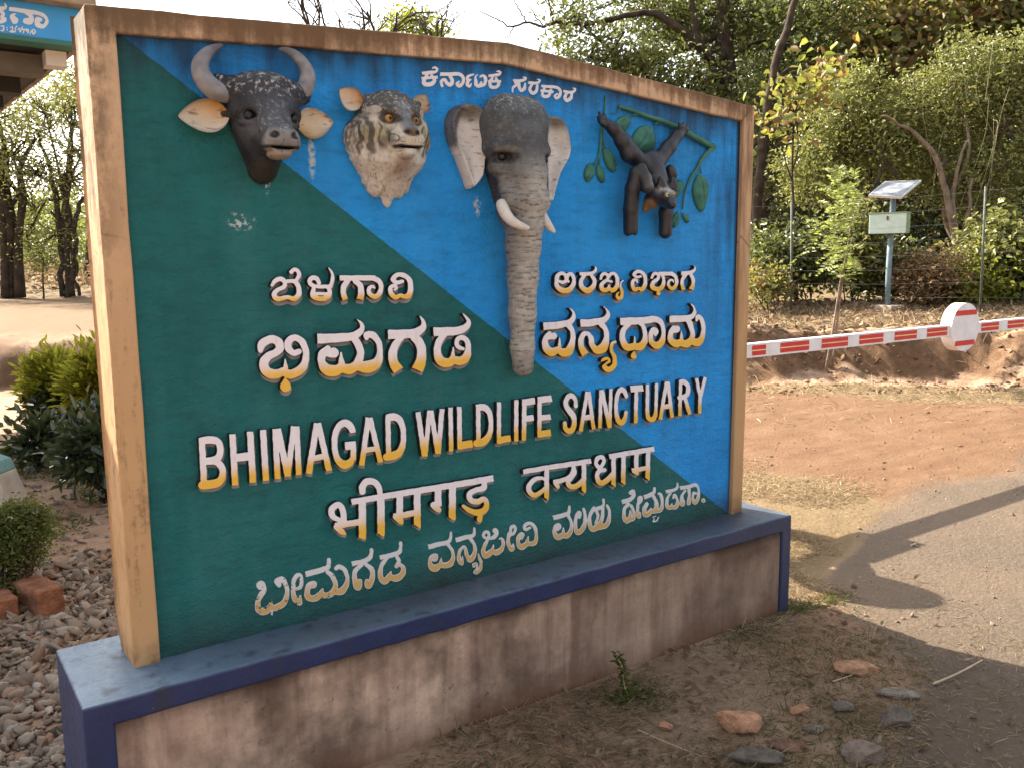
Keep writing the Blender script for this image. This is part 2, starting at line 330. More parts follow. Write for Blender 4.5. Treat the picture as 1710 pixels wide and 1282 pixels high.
def contours(D, x0, y0, h):
    """marching squares on D (rows = y) -> closed loops"""
    ny, nx = D.shape; S_ = D < 0; segs = {}
    c = S_[:-1, :-1]*1+S_[:-1, 1:]*2+S_[1:, 1:]*4+S_[1:, :-1]*8
    tab = {1: [(3, 0)], 2: [(0, 1)], 3: [(3, 1)], 4: [(1, 2)], 5: [(3, 0), (1, 2)], 6: [(0, 2)], 7: [(3, 2)], 8: [(2, 3)], 9: [(2, 0)], 10: [(0, 1), (2, 3)], 11: [(2, 1)], 12: [(1, 3)], 13: [(1, 0)], 14: [(0, 3)]}
    for j, i in zip(*np.nonzero((c > 0) & (c < 15))):
        E = (('h', j, i), ('v', j, i+1), ('h', j+1, i), ('v', j, i))
        for a, b in tab[int(c[j, i])]: segs[E[a]] = E[b]
    def pt(e):
        k, j, i = e
        if k == 'h': a, b = D[j, i], D[j, i+1]; return (x0+(i+a/(a-b))*h, y0+j*h)
        a, b = D[j, i], D[j+1, i]; return (x0+i*h, y0+(j+a/(a-b))*h)
    loops = []
    while segs:
        s, e = segs.popitem(); lp = [s]
        while e != s and e in segs: lp.append(e); e = segs.pop(e)
        if len(lp) > 6: loops.append([pt(q) for q in lp])
    return loops
def outline(strokes, grow=0., h=.8, sm=True):
    A = np.array([(p[0], p[1], p[2]) for st in strokes for p in (st[1:] if st[0] == 'b' else st)])
    pad = A[:, 2].max()/2+3+abs(grow); x0, y0 = A[:, 0].min()-pad, A[:, 1].min()-pad; x1, y1 = A[:, 0].max()+pad, A[:, 1].max()+pad
    gx = np.arange(x0, x1+h, h); gy = np.arange(y0, y1+h, h); X, Y = np.meshgrid(gx, gy)
    D = field(strokes, X, Y)-grow; u = h*2.75; D = D+u*.16*(np.sin(X/u*.33+Y/u*.21+x0)+np.sin(Y/u*.41-X/u*.17+1.7*y0)+.6*np.sin(X/u*.9+Y/u*.7))      # hand-cut edges
    return contours(D, x0, y0, h)
def solid(loops, y_front, depth, name, mats, parent, bevel=.0012, off=(0, 0)):
    cu = bpy.data.curves.new(name, 'CURVE'); cu.dimensions = '2D'; cu.fill_mode = 'BOTH'; cu.extrude = max(depth/2-bevel, .0003); cu.bevel_depth = bevel; cu.bevel_resolution = 0; cu.offset = -bevel*.8
    for lp in loops:
        sp = cu.splines.new('POLY'); sp.points.add(len(lp)-1); sp.use_cyclic_u = True
        sp.points.foreach_set('co', np.array([(x, z, 0, 1) for x, z in lp], np.float32).ravel())
    tmp = bpy.data.objects.new(name, cu); COL.objects.link(tmp); dg = bpy.context.evaluated_depsgraph_get()
    me = bpy.data.meshes.new_from_object(tmp.evaluated_get(dg)); bpy.data.objects.remove(tmp); bpy.data.curves.remove(cu)
    me.name = name; me.materials.clear()
    me.transform(Matrix(((1, 0, 0, off[0]), (0, 0, 1, y_front+depth/2), (0, 1, 0, off[1]), (0, 0, 0, 1))))
    # after the swap the winding has to be turned
    me.flip_normals()
    return link(name, me, mats, parent)
def mat_letter(name, z0, z1, chips=0., grey=False, top=(.74, .69, .71), bot=(.74, .43, .05)):
    t = NT(name, .6, .35); v = t.pos(); x, y, z = t.sep(v); n = t.noise(v, 40, 4)
    zz = t.math('ADD', t.mapr(z, z0, z1, 0., 1.), t.math('MULTIPLY', t.math('SUBTRACT', t.noise(v, 30, 2), .5), .12))
    mid = tuple(a*.6+b*.4 for a, b in zip(top, bot))
    c = t.ramp(zz, (.20, bot), (.30, tuple(a*.25+b*.75 for a, b in zip(top, bot))), (.48, tuple(a*.85+b*.15 for a, b in zip(top, bot))), (.6, top))
    c = t.mix(t.mapr(n, .35, .75, 0., .18), c, t.mix(.5, c, (.3, .22, .15)))
    if not grey:
        c = t.mix(t.ramp(t.noise(v, 48, 8, .75), (.66, 0.), (.70, .75)), c, (.10, .07, .045)); c = t.mix(t.ramp(t.noise(t.scaled(v, (1, 1, .25)), 60, 5, .7), (.55, 0.), (.8, .3)), c, (.25, .2, .17))
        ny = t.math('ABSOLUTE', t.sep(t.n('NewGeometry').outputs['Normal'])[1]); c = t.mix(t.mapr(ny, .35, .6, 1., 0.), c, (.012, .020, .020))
    if chips:
        ch = t.ramp(t.math('ADD', t.noise(v, 55, 5, .7), t.mapr(x, .30, .75, chips, 0.)), (.66, 0.), (.675, 1.)); c = t.mix(ch, c, (.014, .07, .06))
    t.base(c); t.bump(n, .25, .003); return t.m
M_SHADE = simple('grey_paint', (.24, .23, .25), .75, .2, 30, .15)
YF = -.004
def word(crop, letters, zr, label, plab):
    ox, oy, s = crop; conv = lambda lp, Y: [(q[0], q[2]) for q in (ony(ox+x/s, oy+y/s, Y) for x, y in lp)]
    h = .8*s/2.2
    alls = [st for L in letters for st in L]
    lo = outline(alls, s*.9, h*1.3); tr = [conv(lp, YF) for lp in lo]
    ml = mat_letter('letter_paint', zr[0], zr[1])
    sh = solid(tr, PANEL_Y-.0022, .002, 'painted_shadow', M_SHADE, sign, .0003, (.008, -.0125)); sh['label'] = plab
    for i_, L in enumerate(letters):
        o = solid([conv(lp, YF) for lp in outline(L, 0, h)], YF-.0005*(i_ % 3), PANEL_Y-YF-.0005, 'raised_letter', ml, sh)
def painted(crop, strokes, Y, zr, label, parent, name='painted_text', chips=0., depth=.002, rim=False, **k):
    ox, oy, s = crop; h = .8*s/2.2; cv = lambda loops, Y: [[(q[0], q[2]) for q in (ony(ox+x/s, oy+y/s, Y) for x, y in lp)] for lp in loops]
    o = solid(cv(outline(strokes, 0, h), Y), Y, depth, name, mat_letter('text_rim', 0, .3, chips, True, top=(.60, .60, .62)) if rim else mat_letter('text_paint', zr[0], zr[1], chips, True, **k), parent, .0003); o['label'] = label
    if rim: solid(cv(outline(strokes, -s*1.15, h), Y-.0008), Y-.0008, .0006, 'gradient_fill', mat_letter('text_paint', zr[0], zr[1], chips, True, **k), o, .0001)
    return o
def zrange(crop, xc, yb, yt, Y=YF):
    ox, oy, s = crop; return (ony(ox+xc/s, oy+yb/s, Y)[2], ony(ox+xc/s, oy+yt/s, Y)[2])
cA = (400, 420, 4.071); cC = (880, 420, 5.029)
w_A = [
 [[(222,232,20),(245,200,30),(285,190,34),(310,215,30),(300,245,28),(255,265,30),(235,298,34),(262,325,36),(310,315,30),(330,312,26)],
  [(330,312,26),(370,322,36),(402,295,36),(402,245,34),(375,205,30),(330,205,26)], [(352,142,26),(372,124,26),(398,135,28),(405,165,28),(385,198,26)]],
 [[(540,215,28),(528,188,30),(495,180,32),(476,205,30),(490,228,28),(530,240,26),(600,240,26),(622,228,22)], [(505,255,28),(498,300,34),(540,322,34),(595,316,34),(614,285,32),(605,250,28)], [(520,290,24),(595,290,24)],
  [(618,240,26),(633,190,26),(630,150,18),(606,112,6)]],
 [['b',(680,182,36),(925,182,38)], ['b',(720,330,38),(706,285,36),(708,245,38),(735,200,40)], ['b',(818,328,46),(828,285,42),(820,235,40),(790,205,38)],
  [(905,180,36),(950,205,34),(962,250,32),(945,295,34),(910,306,34),(880,280,30),(882,250,26),(905,238,20),(918,250,14)]],
 [[(1108,205,26),(1070,212,28),(1045,190,34),(1075,160,30),(1120,165,34),(1155,195,34),(1165,250,36),(1150,300,38),(1115,308,30),(1095,300,26),(1060,312,34),(1030,285,32),(1028,245,28),(1055,235,26),(1068,252,20),(1055,262,16)]],
]
w_B = [
 [[(142,675,34),(155,630,56),(210,598,54),(262,615,58),(275,660,56),(245,690,50),(195,715,56),(165,760,62),(185,815,68),(240,835,66),(300,815,50)], [(290,815,50),(350,835,62),(420,800,60),(450,740,46),(450,670,44),(425,615,46),(380,588,44),(340,605,48),(330,650,50),(365,690,42),(405,682,38)],
  [(311,735,8),(314,790,34)], [(312,862,14),(312,895,50),(314,917,76)]],
 [['b',(530,595,68),(650,590,62),(760,580,56),(805,560,48),(834,525,34),(828,490,20),(800,464,5)], [(640,690,70),(612,700,40),(585,690,36)], [(600,660,40),(565,700,56),(558,750,50),(590,800,74),(645,812,76),(695,790,60)], [(690,690,10),(694,760,44)],
  [(680,790,56),(750,800,70),(800,765,60),(822,700,50),(815,650,50),(785,600,50)], [(800,780,60),(875,785,84),(935,755,66),(955,690,40),(948,625,40),(910,572,48),(868,568,46),(864,592,30)]],
 [['b',(1010,566,66),(1130,562,60),(1200,552,58),(1245,520,44),(1250,480,26),(1226,440,5)], ['b',(1080,810,74),(1048,755,64),(1042,690,58),(1065,630,50),(1100,588,40)], ['b',(1208,806,78),(1232,750,70),(1238,680,62),(1222,620,62),(1185,585,50)]],
 [['b',(1320,548,62),(1420,545,58),(1485,540,56),(1540,515,44),(1558,475,28),(1520,424,5)], [(1390,570,44),(1356,620,46),(1346,690,50),(1370,745,66),(1420,758,62),(1455,738,50)], [(1450,735,50),(1505,745,60),(1545,715,54),(1556,655,38),(1545,605,36),(1505,585,34),(1480,605,30),(1478,635,30),(1498,655,30),(1520,662,24)], [(1454,655,8),(1452,720,30)]],
]
w_C = [
 [[(332,240,26),(322,200,32),(290,186,30),(258,205,34),(250,255,34),(258,300,40),(300,330,46),(350,325,46),(388,285,36),(395,235,32),(378,195,30),(350,195,28),(338,235,26),(350,255,20)], [(265,250,24),(300,262,30),(332,250,24)]],
 [['b',(443,190,30),(530,188,32),(568,172,26),(580,145,18),(570,126,5)], [(480,205,30),(455,250,32),(462,300,40),(510,330,48),(556,300,40),(568,250,32),(545,205,30)]],
 [[(620,232,22),(628,205,28),(652,188,28),(678,205,26),(676,235,24),(650,255,26),(624,285,34),(640,325,38),(680,318,34),(690,290,20)], [(688,215,22),(705,190,26),(738,190,28),(757,230,30),(757,290,34),(725,328,38),(692,315,30)], [(668,245,22),(712,255,22)],
  [(806,247,12),(788,265,14),(786,300,20),(798,345,24),(790,390,30),(763,392,26),(755,362,18),(770,345,14)]],
 [[(955,212,22),(922,217,24),(900,195,26),(928,170,28),(970,180,30),(994,220,30),(994,280,34),(968,320,36),(940,312,26),(905,320,34),(888,285,32),(895,248,26),(920,240,24),(926,262,14)]],
 [[(1050,222,22),(1068,190,28),(1100,195,28),(1102,228,26),(1060,262,32),(1055,300,38),(1095,318,38),(1135,300,36),(1150,250,28),(1140,200,26)], ['b',(1105,188,30),(1225,188,34)], [(1210,186,34),(1250,215,30),(1254,280,30),(1218,314,30),(1190,285,24),(1195,250,22),(1222,243,18),(1232,262,10)], [(1104,330,16),(1104,355,34)]],
 [['b',(1295,186,34),(1365,181,34),(1398,165,24),(1412,140,14),(1402,119,5)], ['b',(1316,324,36),(1304,285,28),(1306,240,28),(1330,200,30)], ['b',(1378,322,38),(1394,285,30),(1396,240,28),(1378,198,30)]],
]
w_D = [
 [['b',(138,630,66),(220,624,62),(300,614,58),(368,590,48),(394,545,32),(386,505,18),(362,481,5)], [(345,615,50),(382,670,40),(385,750,46),(355,835,72),(305,850,70),(265,825,50)], [(225,712,60),(200,720,40),(182,735,20)], [(190,690,40),(155,740,46),(160,805,60),(205,845,72),(270,825,50)], [(275,725,6),(275,800,30)]],
 [['b',(450,605,66),(560,597,60),(655,570,48),(682,530,32),(672,495,18),(645,464,5)], [(625,610,50),(662,660,40),(668,740,48),(640,810,76),(590,830,64),(550,790,46),(538,730,44),(515,692,28)], ['b',(492,868,64),(460,810,50),(455,745,44),(478,695,42),(520,692,30)],
  [(742,762,24),(716,775,24),(710,830,28),(735,890,34),(735,955,40),(690,992,46),(652,972,40),(662,945,20),(690,925,22),(682,900,24),(650,905,26),(627,922,10)]],
 [['b',(783,590,64),(950,584,60),(1080,572,54),(1135,615,38),(1146,700,34),(1130,765,54),(1085,790,60),(1045,755,44),(1040,695,38),(1060,660,44),(1084,675,44),(1078,700,26)], [(860,605,40),(808,670,44),(805,750,50),(840,805,60),(895,800,56)], [(890,800,56),(950,800,64),(988,755,50),(992,690,36),(975,630,36),(945,600,36)], [(904,715,6),(904,790,30)], [(898,845,14),(896,880,50)]],
 [['b',(1200,570,58),(1320,565,54),(1385,548,42),(1410,510,28),(1402,470,16),(1378,441,5)], [(1258,655,60),(1238,665,40),(1220,680,20)], [(1232,640,36),(1208,690,42),(1210,745,50),(1250,775,66),(1300,765,56)], [(1297,668,6),(1299,740,30)], [(1290,770,56),(1345,775,64),(1385,735,46),(1390,675,38),(1368,605,46),(1345,575,40)], [(1380,755,56),(1435,765,66),(1472,720,42),(1484,640,34),(1466,572,36),(1438,550,36),(1426,580,22)]],
]
word(cA, w_A, zrange(cA, 700, 340, 230), '', 'grey shadow painted behind the small raised Kannada word at left')
word(cA, w_B, zrange(cA, 800, 850, 607), '', 'grey shadow painted behind the large raised Kannada word at left')
word(cC, w_C, zrange(cC, 700, 348, 212), '', 'grey shadow painted behind the small raised Kannada words at right')
word(cC, w_D, zrange(cC, 800, 840, 628), '', 'grey shadow painted behind the large raised Kannada word at right')
cE1, cE2, cE3 = (320, 640, 5.7), (600, 640, 5.182), (920, 620, 6.107)
B_ = lambda x0, y0, x1, y1, w, w2=None: ['b', (x0, y0, w), (x1, y1, w2 or w)]
w_E1 = [
 [B_(97,514,122,1005,60), ['b',(80,545,68),(190,535,72),(255,560,66),(275,630,62),(258,700,66),(210,728,70),(120,738,68)], ['b',(100,745,66),(220,738,66),(285,790,66),(297,850,62),(280,915,70),(220,952,84),(105,966,82)]],
 [B_(389,480,415,968,60), B_(557,455,585,942,62), B_(400,706,575,690,78)],
 [B_(680,440,708,925,60)],
 [B_(797,430,820,908,56), B_(822,428,918,885,60), B_(975,405,915,885,54), B_(1000,404,1022,870,54)],
 [B_(1194,375,1115,858,58), B_(1204,375,1310,830,58), B_(1145,712,1275,692,56)],
 [['b',(1535,468,56),(1515,410,68),(1460,374,70),(1400,410,62),(1364,500,56),(1362,610,54),(1388,715,60),(1445,768,84),(1505,752,70),(1538,705,46)], B_(1538,552,1540,730,54), B_(1460,594,1562,586,80)],
]
w_E2 = [
 [B_(80,293,22,710,46), B_(92,293,185,680,46), B_(45,580,150,562,46)],
 [B_(248,275,255,662,44), ['b',(235,298,66),(310,290,66),(358,328,56),(381,410,46),(380,510,48),(350,588,62),(300,622,72),(237,634,66)]],
 [B_(508,245,563,628,44), B_(608,232,570,628,40), B_(620,232,680,606,42), B_(716,220,684,606,42)],
 [B_(790,208,797,587,38)], [B_(866,200,870,572,40), B_(852,538,982,520,66)],
 [B_(1028,183,1032,548,38), ['b',(1012,212,56),(1075,205,60),(1118,240,50),(1138,310,40),(1136,400,42),(1110,468,54),(1065,505,66),(1015,518,60)]],
 [B_(1210,160,1210,522,36), B_(1194,492,1312,474,58)], [B_(1360,142,1358,500,36)], [B_(1428,135,1425,492,38), B_(1412,166,1520,150,58), B_(1415,308,1508,295,54)],
 [B_(1562,115,1560,468,36), B_(1545,146,1667,128,58), B_(1550,302,1658,287,50), B_(1545,440,1660,424,58)],
]
w_E3 = [
 [[(255,350,40),(250,290,40),(222,252,50),(188,250,54),(155,295,46),(157,350,48),(190,400,58),(228,450,58),(240,520,48),(222,585,54),(182,605,58),(150,575,46),(142,525,38)]],
 [B_(372,203,305,608,38), B_(386,203,437,590,38), B_(328,472,430,462,54)],
 [B_(510,188,500,578,36), B_(518,186,600,575,42), B_(612,178,600,572,34)],
 [[(770,255,38),(752,205,46),(718,182,50),(682,230,42),(668,320,38),(668,420,40),(690,500,52),(725,520,56),(755,478,42),(768,415,36)]],
 [B_(812,180,942,168,66), B_(872,170,866,525,38)],
 [['b',(985,132,36),(984,300,36),(983,420,38),(1000,475,48),(1035,487,52),(1062,450,42),(1072,380,34),(1074,250,33),(1078,135,33)]],
 [B_(1182,103,1117,487,36), B_(1194,103,1237,470,36), B_(1140,362,1240,350,48)],
 [B_(1325,90,1315,453,34), ['b',(1308,115,48),(1355,108,50),(1392,140,46),(1402,190,42),(1388,238,46),(1345,262,46),(1312,268,46)], B_(1365,262,1418,438,38)],
 [B_(1484,70,1522,262,34), B_(1574,62,1524,262,34), B_(1522,240,1516,430,34)],
]
word(cE1, w_E1, zrange(cE1, 700, 925, 575), '', 'grey shadow painted behind the first raised English letters')
word(cE2, w_E2, zrange(cE2, 800, 588, 267), '', 'grey shadow painted behind the middle raised English letters')
word(cE3, w_E3, zrange(cE3, 850, 530, 227), '', 'grey shadow painted behind the last raised English word')
cH1, cH2 = (530, 770, 5.344), (860, 730, 6.84)
w_H1 = [
 [B_(305,362,660,300,54), [(235,560,60),(235,475,54),(215,405,54),(175,388,54),(128,430,58),(140,490,54),(190,520,42),(235,550,50)], B_(160,575,430,530,56), [(175,585,56),(210,620,56),(245,645,30)], B_(402,350,404,680,66), [(404,660,60),(425,690,12)]],
 [B_(567,320,570,645,66), [(575,635,50),(590,668,14)], [(403,268,58),(402,225,60),(440,180,62),(505,182,60),(548,230,54),(562,300,46)]],
 [B_(655,300,965,250,56), B_(734,300,735,470,60), [(700,490,56),(735,520,60),(755,545,28)], B_(680,492,920,450,54), B_(890,285,893,570,60), [(893,550,56),(915,590,14)]],
 [B_(960,252,1280,200,56), B_(1077,240,1080,400,60), [(1040,388,58),(1062,412,60),(1085,432,46)], B_(1207,215,1205,500,62), [(1205,490,56),(1225,518,16)]],
 [B_(1275,201,1573,148,56), [(1487,175,50),(1486,235,50),(1410,255,46),(1358,295,50),(1372,345,52),(1430,358,52),(1485,335,48),(1513,380,46),(1490,435,54),(1425,455,58),(1355,435,46),(1305,398,32)], [(1455,480,44),(1448,518,50)]],
]
w_H2 = [
 [B_(95,393,390,340,56), B_(364,345,364,690,54), [(364,670,50),(378,715,14)], [(345,482,26),(305,462,42),(235,475,50),(168,540,54),(165,610,60),(220,658,56),(290,630,50),(345,575,40)]],
 [B_(388,342,870,268,58), ['b',(438,508,56),(540,490,54),(620,450,50),(662,390,46),(665,310,44)], [(470,520,56),(492,565,44)], [(668,320,40),(685,400,40),(640,460,52),(605,515,50),(640,558,60),(705,552,60),(760,505,60),(795,465,44)], B_(788,290,788,610,52), [(788,595,48),(800,630,14)]],
 [[(962,345,50),(925,295,42),(945,235,50),(995,222,44),(1018,268,42),(990,325,44),(960,350,40)], [(1022,368,44),(960,385,50),(937,440,48),(955,500,58),(1000,518,58),(1060,475,60),(1120,410,50)], B_(1075,218,1180,200,58), B_(1126,200,1126,540,50), [(1126,525,46),(1142,560,14)]],
 [B_(1178,200,1310,178,58), B_(1242,185,1238,515,50), [(1238,500,46),(1255,532,14)]],
 [B_(1308,178,1592,130,58), B_(1388,175,1385,370,50), B_(1335,378,1540,345,52), [(1365,385,52),(1398,412,40)], B_(1522,160,1516,460,50), [(1516,450,46),(1532,488,14)]],
]
word(cH1, w_H1, zrange(cH1, 750, 612, 266), '', 'grey shadow painted behind the first raised Hindi word')
word(cH2, w_H2, zrange(cH2, 365, 720, 326), '', 'grey shadow painted behind the second raised Hindi word')
# painted lines
P1, P2, P3, K0 = (410, 890, 6.107), (700, 850, 8.143), (910, 790, 6.107), (695, 100, 6.107)
YP = PANEL_Y-.0022
p_1 = [[(160,530,96),(178,585,66),(150,640,50),(125,710,50),(140,780,70),(200,792,76),(250,755,56),(265,680,10)], [(250,755,60),(320,752,66),(390,710,60),(425,620,45),(415,530,44),(375,470,58),(330,490,70),(340,525,50)], [(272,795,22),(268,825,20)],
 [(500,560,36),(488,500,40),(515,440,46),(555,430,46),(572,480,38),(560,545,38),(520,565,34)], [(490,540,44),(488,620,48),(515,680,58),(555,710,44),(560,640,24)],
 ['b',(612,415,56),(700,395,56),(780,370,54),(840,345,46),(850,300,42),(850,268,38)], [(690,520,76),(650,530,60),(630,590,54),(640,650,66),(700,662,66),(765,620,60),(788,565,14)], [(765,620,60),(830,632,60),(890,600,60),(918,530,50),(890,440,48),(840,395,46)], [(895,590,56),(970,592,70),(1025,530,54),(1040,450,38),(1010,370,46),(955,340,46),(925,355,40)],
 ['b',(1085,312,48),(1210,282,48),(1268,248,44),(1285,200,38),(1285,168,34)], [(1185,322,36),(1120,380,44),(1115,460,52),(1145,540,80),(1168,480,40)], [(1230,315,40),(1290,370,50),(1293,450,52),(1252,530,70),(1237,480,36)],
 ['b',(1370,248,46),(1490,220,48),(1565,192,44),(1583,140,34),(1583,98,32)], [(1445,245,36),(1387,330,42),(1377,430,52),(1412,488,62),(1460,450,58),(1485,390,14)], [(1465,445,56),(1540,455,72),(1600,412,58),(1610,350,44),(1570,318,40),(1540,335,36)], [(1545,240,40),(1565,280,36),(1545,325,36)]]
p_2 = [['b',(125,507,66),(290,468,62),(395,440,54),(428,390,38),(432,315,32)], [(390,470,50),(450,560,42),(465,650,50),(425,735,80),(350,762,76),(300,740,56),(303,655,10)], [(292,750,60),(205,800,100),(150,740,60),(155,670,50),(190,630,56),(232,625,50),(228,675,40),(195,690,36)],
 ['b',(498,415,62),(640,378,60),(735,350,48),(750,300,34),(750,255,30)], [(690,390,50),(752,480,44),(755,590,54),(700,680,78),(652,630,54),(638,560,44),(610,508,42),(562,545,40),(540,610,46),(548,690,58),(580,735,50),(592,640,14)],
 [(805,605,26),(820,660,34),(842,720,36),(835,800,44),(790,850,56),(755,850,34),(788,800,26),(782,740,34),(748,745,42),(742,772,34)],
 [(910,395,36),(872,360,36),(895,308,38),(940,310,38),(950,360,34),(915,395,32)], [(1035,290,76),(1050,330,58),(1010,380,50),(960,395,40)], [(935,410,40),(892,490,48),(872,570,58),(905,628,80),(962,590,78),(1000,540,40),(1012,480,10)], [(990,570,60),(1060,582,78),(1118,540,60),(1145,470,44),(1128,400,38),(1095,398,22)],
 [(1240,325,36),(1250,250,42),(1290,225,42),(1310,270,38),(1285,325,40),(1240,345,38)], [(1225,330,44),(1212,420,48),(1222,490,58),(1265,540,64),(1282,470,12)],
 [(1508,250,36),(1450,272,42),(1432,230,44),(1480,190,44),(1540,200,48),(1583,270,46),(1595,360,42),(1578,440,60),(1525,468,62),(1472,450,54),(1486,365,12)], [(1480,460,60),(1388,508,80),(1348,450,50),(1352,370,46),(1392,332,46),(1418,350,36),(1392,392,36)]]
p_3 = [['b',(85,452,46),(185,426,46),(240,398,36),(250,338,26)], [(235,425,34),(268,490,30),(268,570,40),(232,630,52),(192,622,46),(190,555,8)], [(192,622,50),(132,650,60),(98,600,40),(107,545,38),(140,522,38),(150,548,32),(128,572,28)],
 [(395,362,26),(410,420,34),(408,500,40),(380,570,48),(332,600,50),(312,540,36),(317,450,34),(345,395,34),(362,412,28),(350,448,26)],
 [(500,352,34),(458,430,34),(458,520,44),(490,568,50),(538,530,48),(558,490,12)], ['b',(470,375,34),(560,352,38),(598,320,28),(598,268,24)], [(588,350,36),(588,430,34),(572,500,40),(590,540,40)], [(530,558,48),(618,530,48),(652,470,40),(658,380,28),(635,328,28)], [(520,370,36),(542,430,28),(520,505,26)],
 ['b',(785,292,44),(870,264,42),(908,222,34),(903,180,34),(880,195,46)], [(850,315,40),(812,360,32),(808,440,40),(832,488,42),(868,458,46),(873,380,14)], [(860,460,46),(900,458,42),(908,390,28),(880,330,32)],
 [(980,262,40),(955,300,28),(962,250,28),(985,242,26),(983,280,26),(955,310,26)], [(950,310,28),(946,390,34),(960,440,40),(973,400,14)],
 ['b',(1010,242,44),(1075,218,42),(1112,190,32),(1118,152,26)], [(1040,312,38),(1017,360,42),(1022,420,48),(1068,400,48),(1083,350,10)], [(1072,390,44),(1128,370,48),(1138,300,38),(1108,235,36)], [(1128,385,42),(1182,368,40),(1198,290,30),(1180,212,32),(1160,207,22)],
 [(1130,435,10),(1105,445,12),(1115,465,10),(1105,490,12),(1140,480,12),(1160,445,10)],
 ['b',(1235,187,32),(1320,166,32),(1350,140,22),(1352,98,16)], [(1280,200,26),(1247,260,28),(1247,330,38),(1280,348,38),(1298,310,12)], [(1285,345,38),(1338,338,42),(1353,280,28),(1325,222,28),(1310,250,20)],
 ['b',(1380,150,38),(1480,130,36),(1543,118,32),(1568,170,22),(1563,250,34),(1530,298,38),(1507,250,28),(1517,198,24),(1538,202,26)], [(1430,175,26),(1397,230,28),(1402,308,54),(1422,275,12)], [(1470,160,32),(1473,230,28),(1465,303,42)], [(1614,274,42),(1616,276,42)]]
painted(P1, p_1, YP, zrange(P1, 850, 660, 236, YP), 'peeling painted Kannada word at the foot of the board', sign, rim=True, top=(.62, .60, .60), bot=(.54, .34, .13), chips=.13)
painted(P2, p_2, YP, zrange(P2, 800, 700, 150, YP), 'painted Kannada word in the middle of the bottom line', sign, rim=True, top=(.62, .60, .60), bot=(.54, .34, .13), chips=.02)
ha = next(i for i, q in enumerate(p_3) if q[0] == 'b' and q[1][0] == 785)
painted(P3, p_3[:ha], YP, zrange(P3, 600, 560, 308, YP), 'short painted Kannada word before the last word of the bottom line', sign, rim=True, top=(.62, .60, .60), bot=(.54, .34, .13), chips=.02)
painted(P3, p_3[ha:], YP, zrange(P3, 600, 560, 308, YP), 'last painted Kannada word at the right end of the bottom line', sign, rim=True, top=(.62, .60, .60), bot=(.54, .34, .13), chips=.02)
k_0 = [['b',(60,140,30),(150,130,34),(200,124,28),(214,98,26),(192,80,20),(168,86,12)], ['b',(55,190,28),(218,180,30)], [(112,150,30),(78,220,36),(95,252,44),(150,250,44),(188,212,34),(160,165,30)],
 ['b',(246,148,36),(350,150,38),(435,146,36),(478,180,30),(480,230,32),(442,270,34),(418,245,28),(440,222,16)], [(345,170,30),(370,212,38),(350,258,40),(312,238,34),(290,202,28),(257,225,32),(265,268,26)],
 [(580,152,18),(532,170,32),(522,198,28),(555,206,16)], [(532,215,32),(520,250,34),(548,272,28),(562,245,10)], [(625,155,8),(605,175,16),(610,215,32),(612,258,34),(650,268,34),(665,230,20)], [(660,265,34),(700,248,34),(708,190,32),(680,162,24),(655,174,20)],
 ['b',(738,165,28),(815,158,30),(850,148,26),(858,128,22),(838,117,16),(818,122,8)], ['b',(732,222,26),(868,220,26)], [(780,175,26),(752,240,30),(772,280,34),(820,278,34),(843,240,28),(815,190,24)],
 ['b',(988,210,26),(1060,216,30),(1105,205,26),(1118,186,20),(1095,178,10)], [(1012,235,24),(1035,250,24),(988,285,24),(985,330,12)], [(1052,225,26),(1050,270,30),(1070,318,32),(1105,290,30),(1110,245,22)],
 ['b',(1145,235,26),(1210,240,30),(1248,230,26),(1260,208,20),(1235,200,10)], [(1185,250,24),(1160,300,30),(1185,343,34),(1225,320,30),(1235,265,24)],
 ['b',(1280,270,26),(1350,275,30),(1435,285,32),(1473,320,24),(1463,370,30),(1435,394,28),(1415,370,22),(1440,350,14)], ['b',(1268,316,26),(1400,330,26)], [(1310,290,24),(1287,350,28),(1310,376,34),(1355,365,32),(1375,310,24)],
 ['b',(1500,320,28),(1570,335,28),(1608,325,24),(1623,300,20),(1602,290,8)], [(1535,340,26),(1517,385,30),(1540,418,36),(1580,390,32),(1590,340,26)]]
kb = next(i for i, q in enumerate(k_0) if q[0] == 'b' and q[1][0] == 988)
painted(K0, k_0[:kb], YP, (0, .3), 'first white painted Kannada word under the peak', sign, top=(.66, .62, .64))
painted(K0, k_0[kb:], YP, (0, .3), 'second white painted Kannada word, slanting down right of the peak', sign, top=(.66, .62, .64))
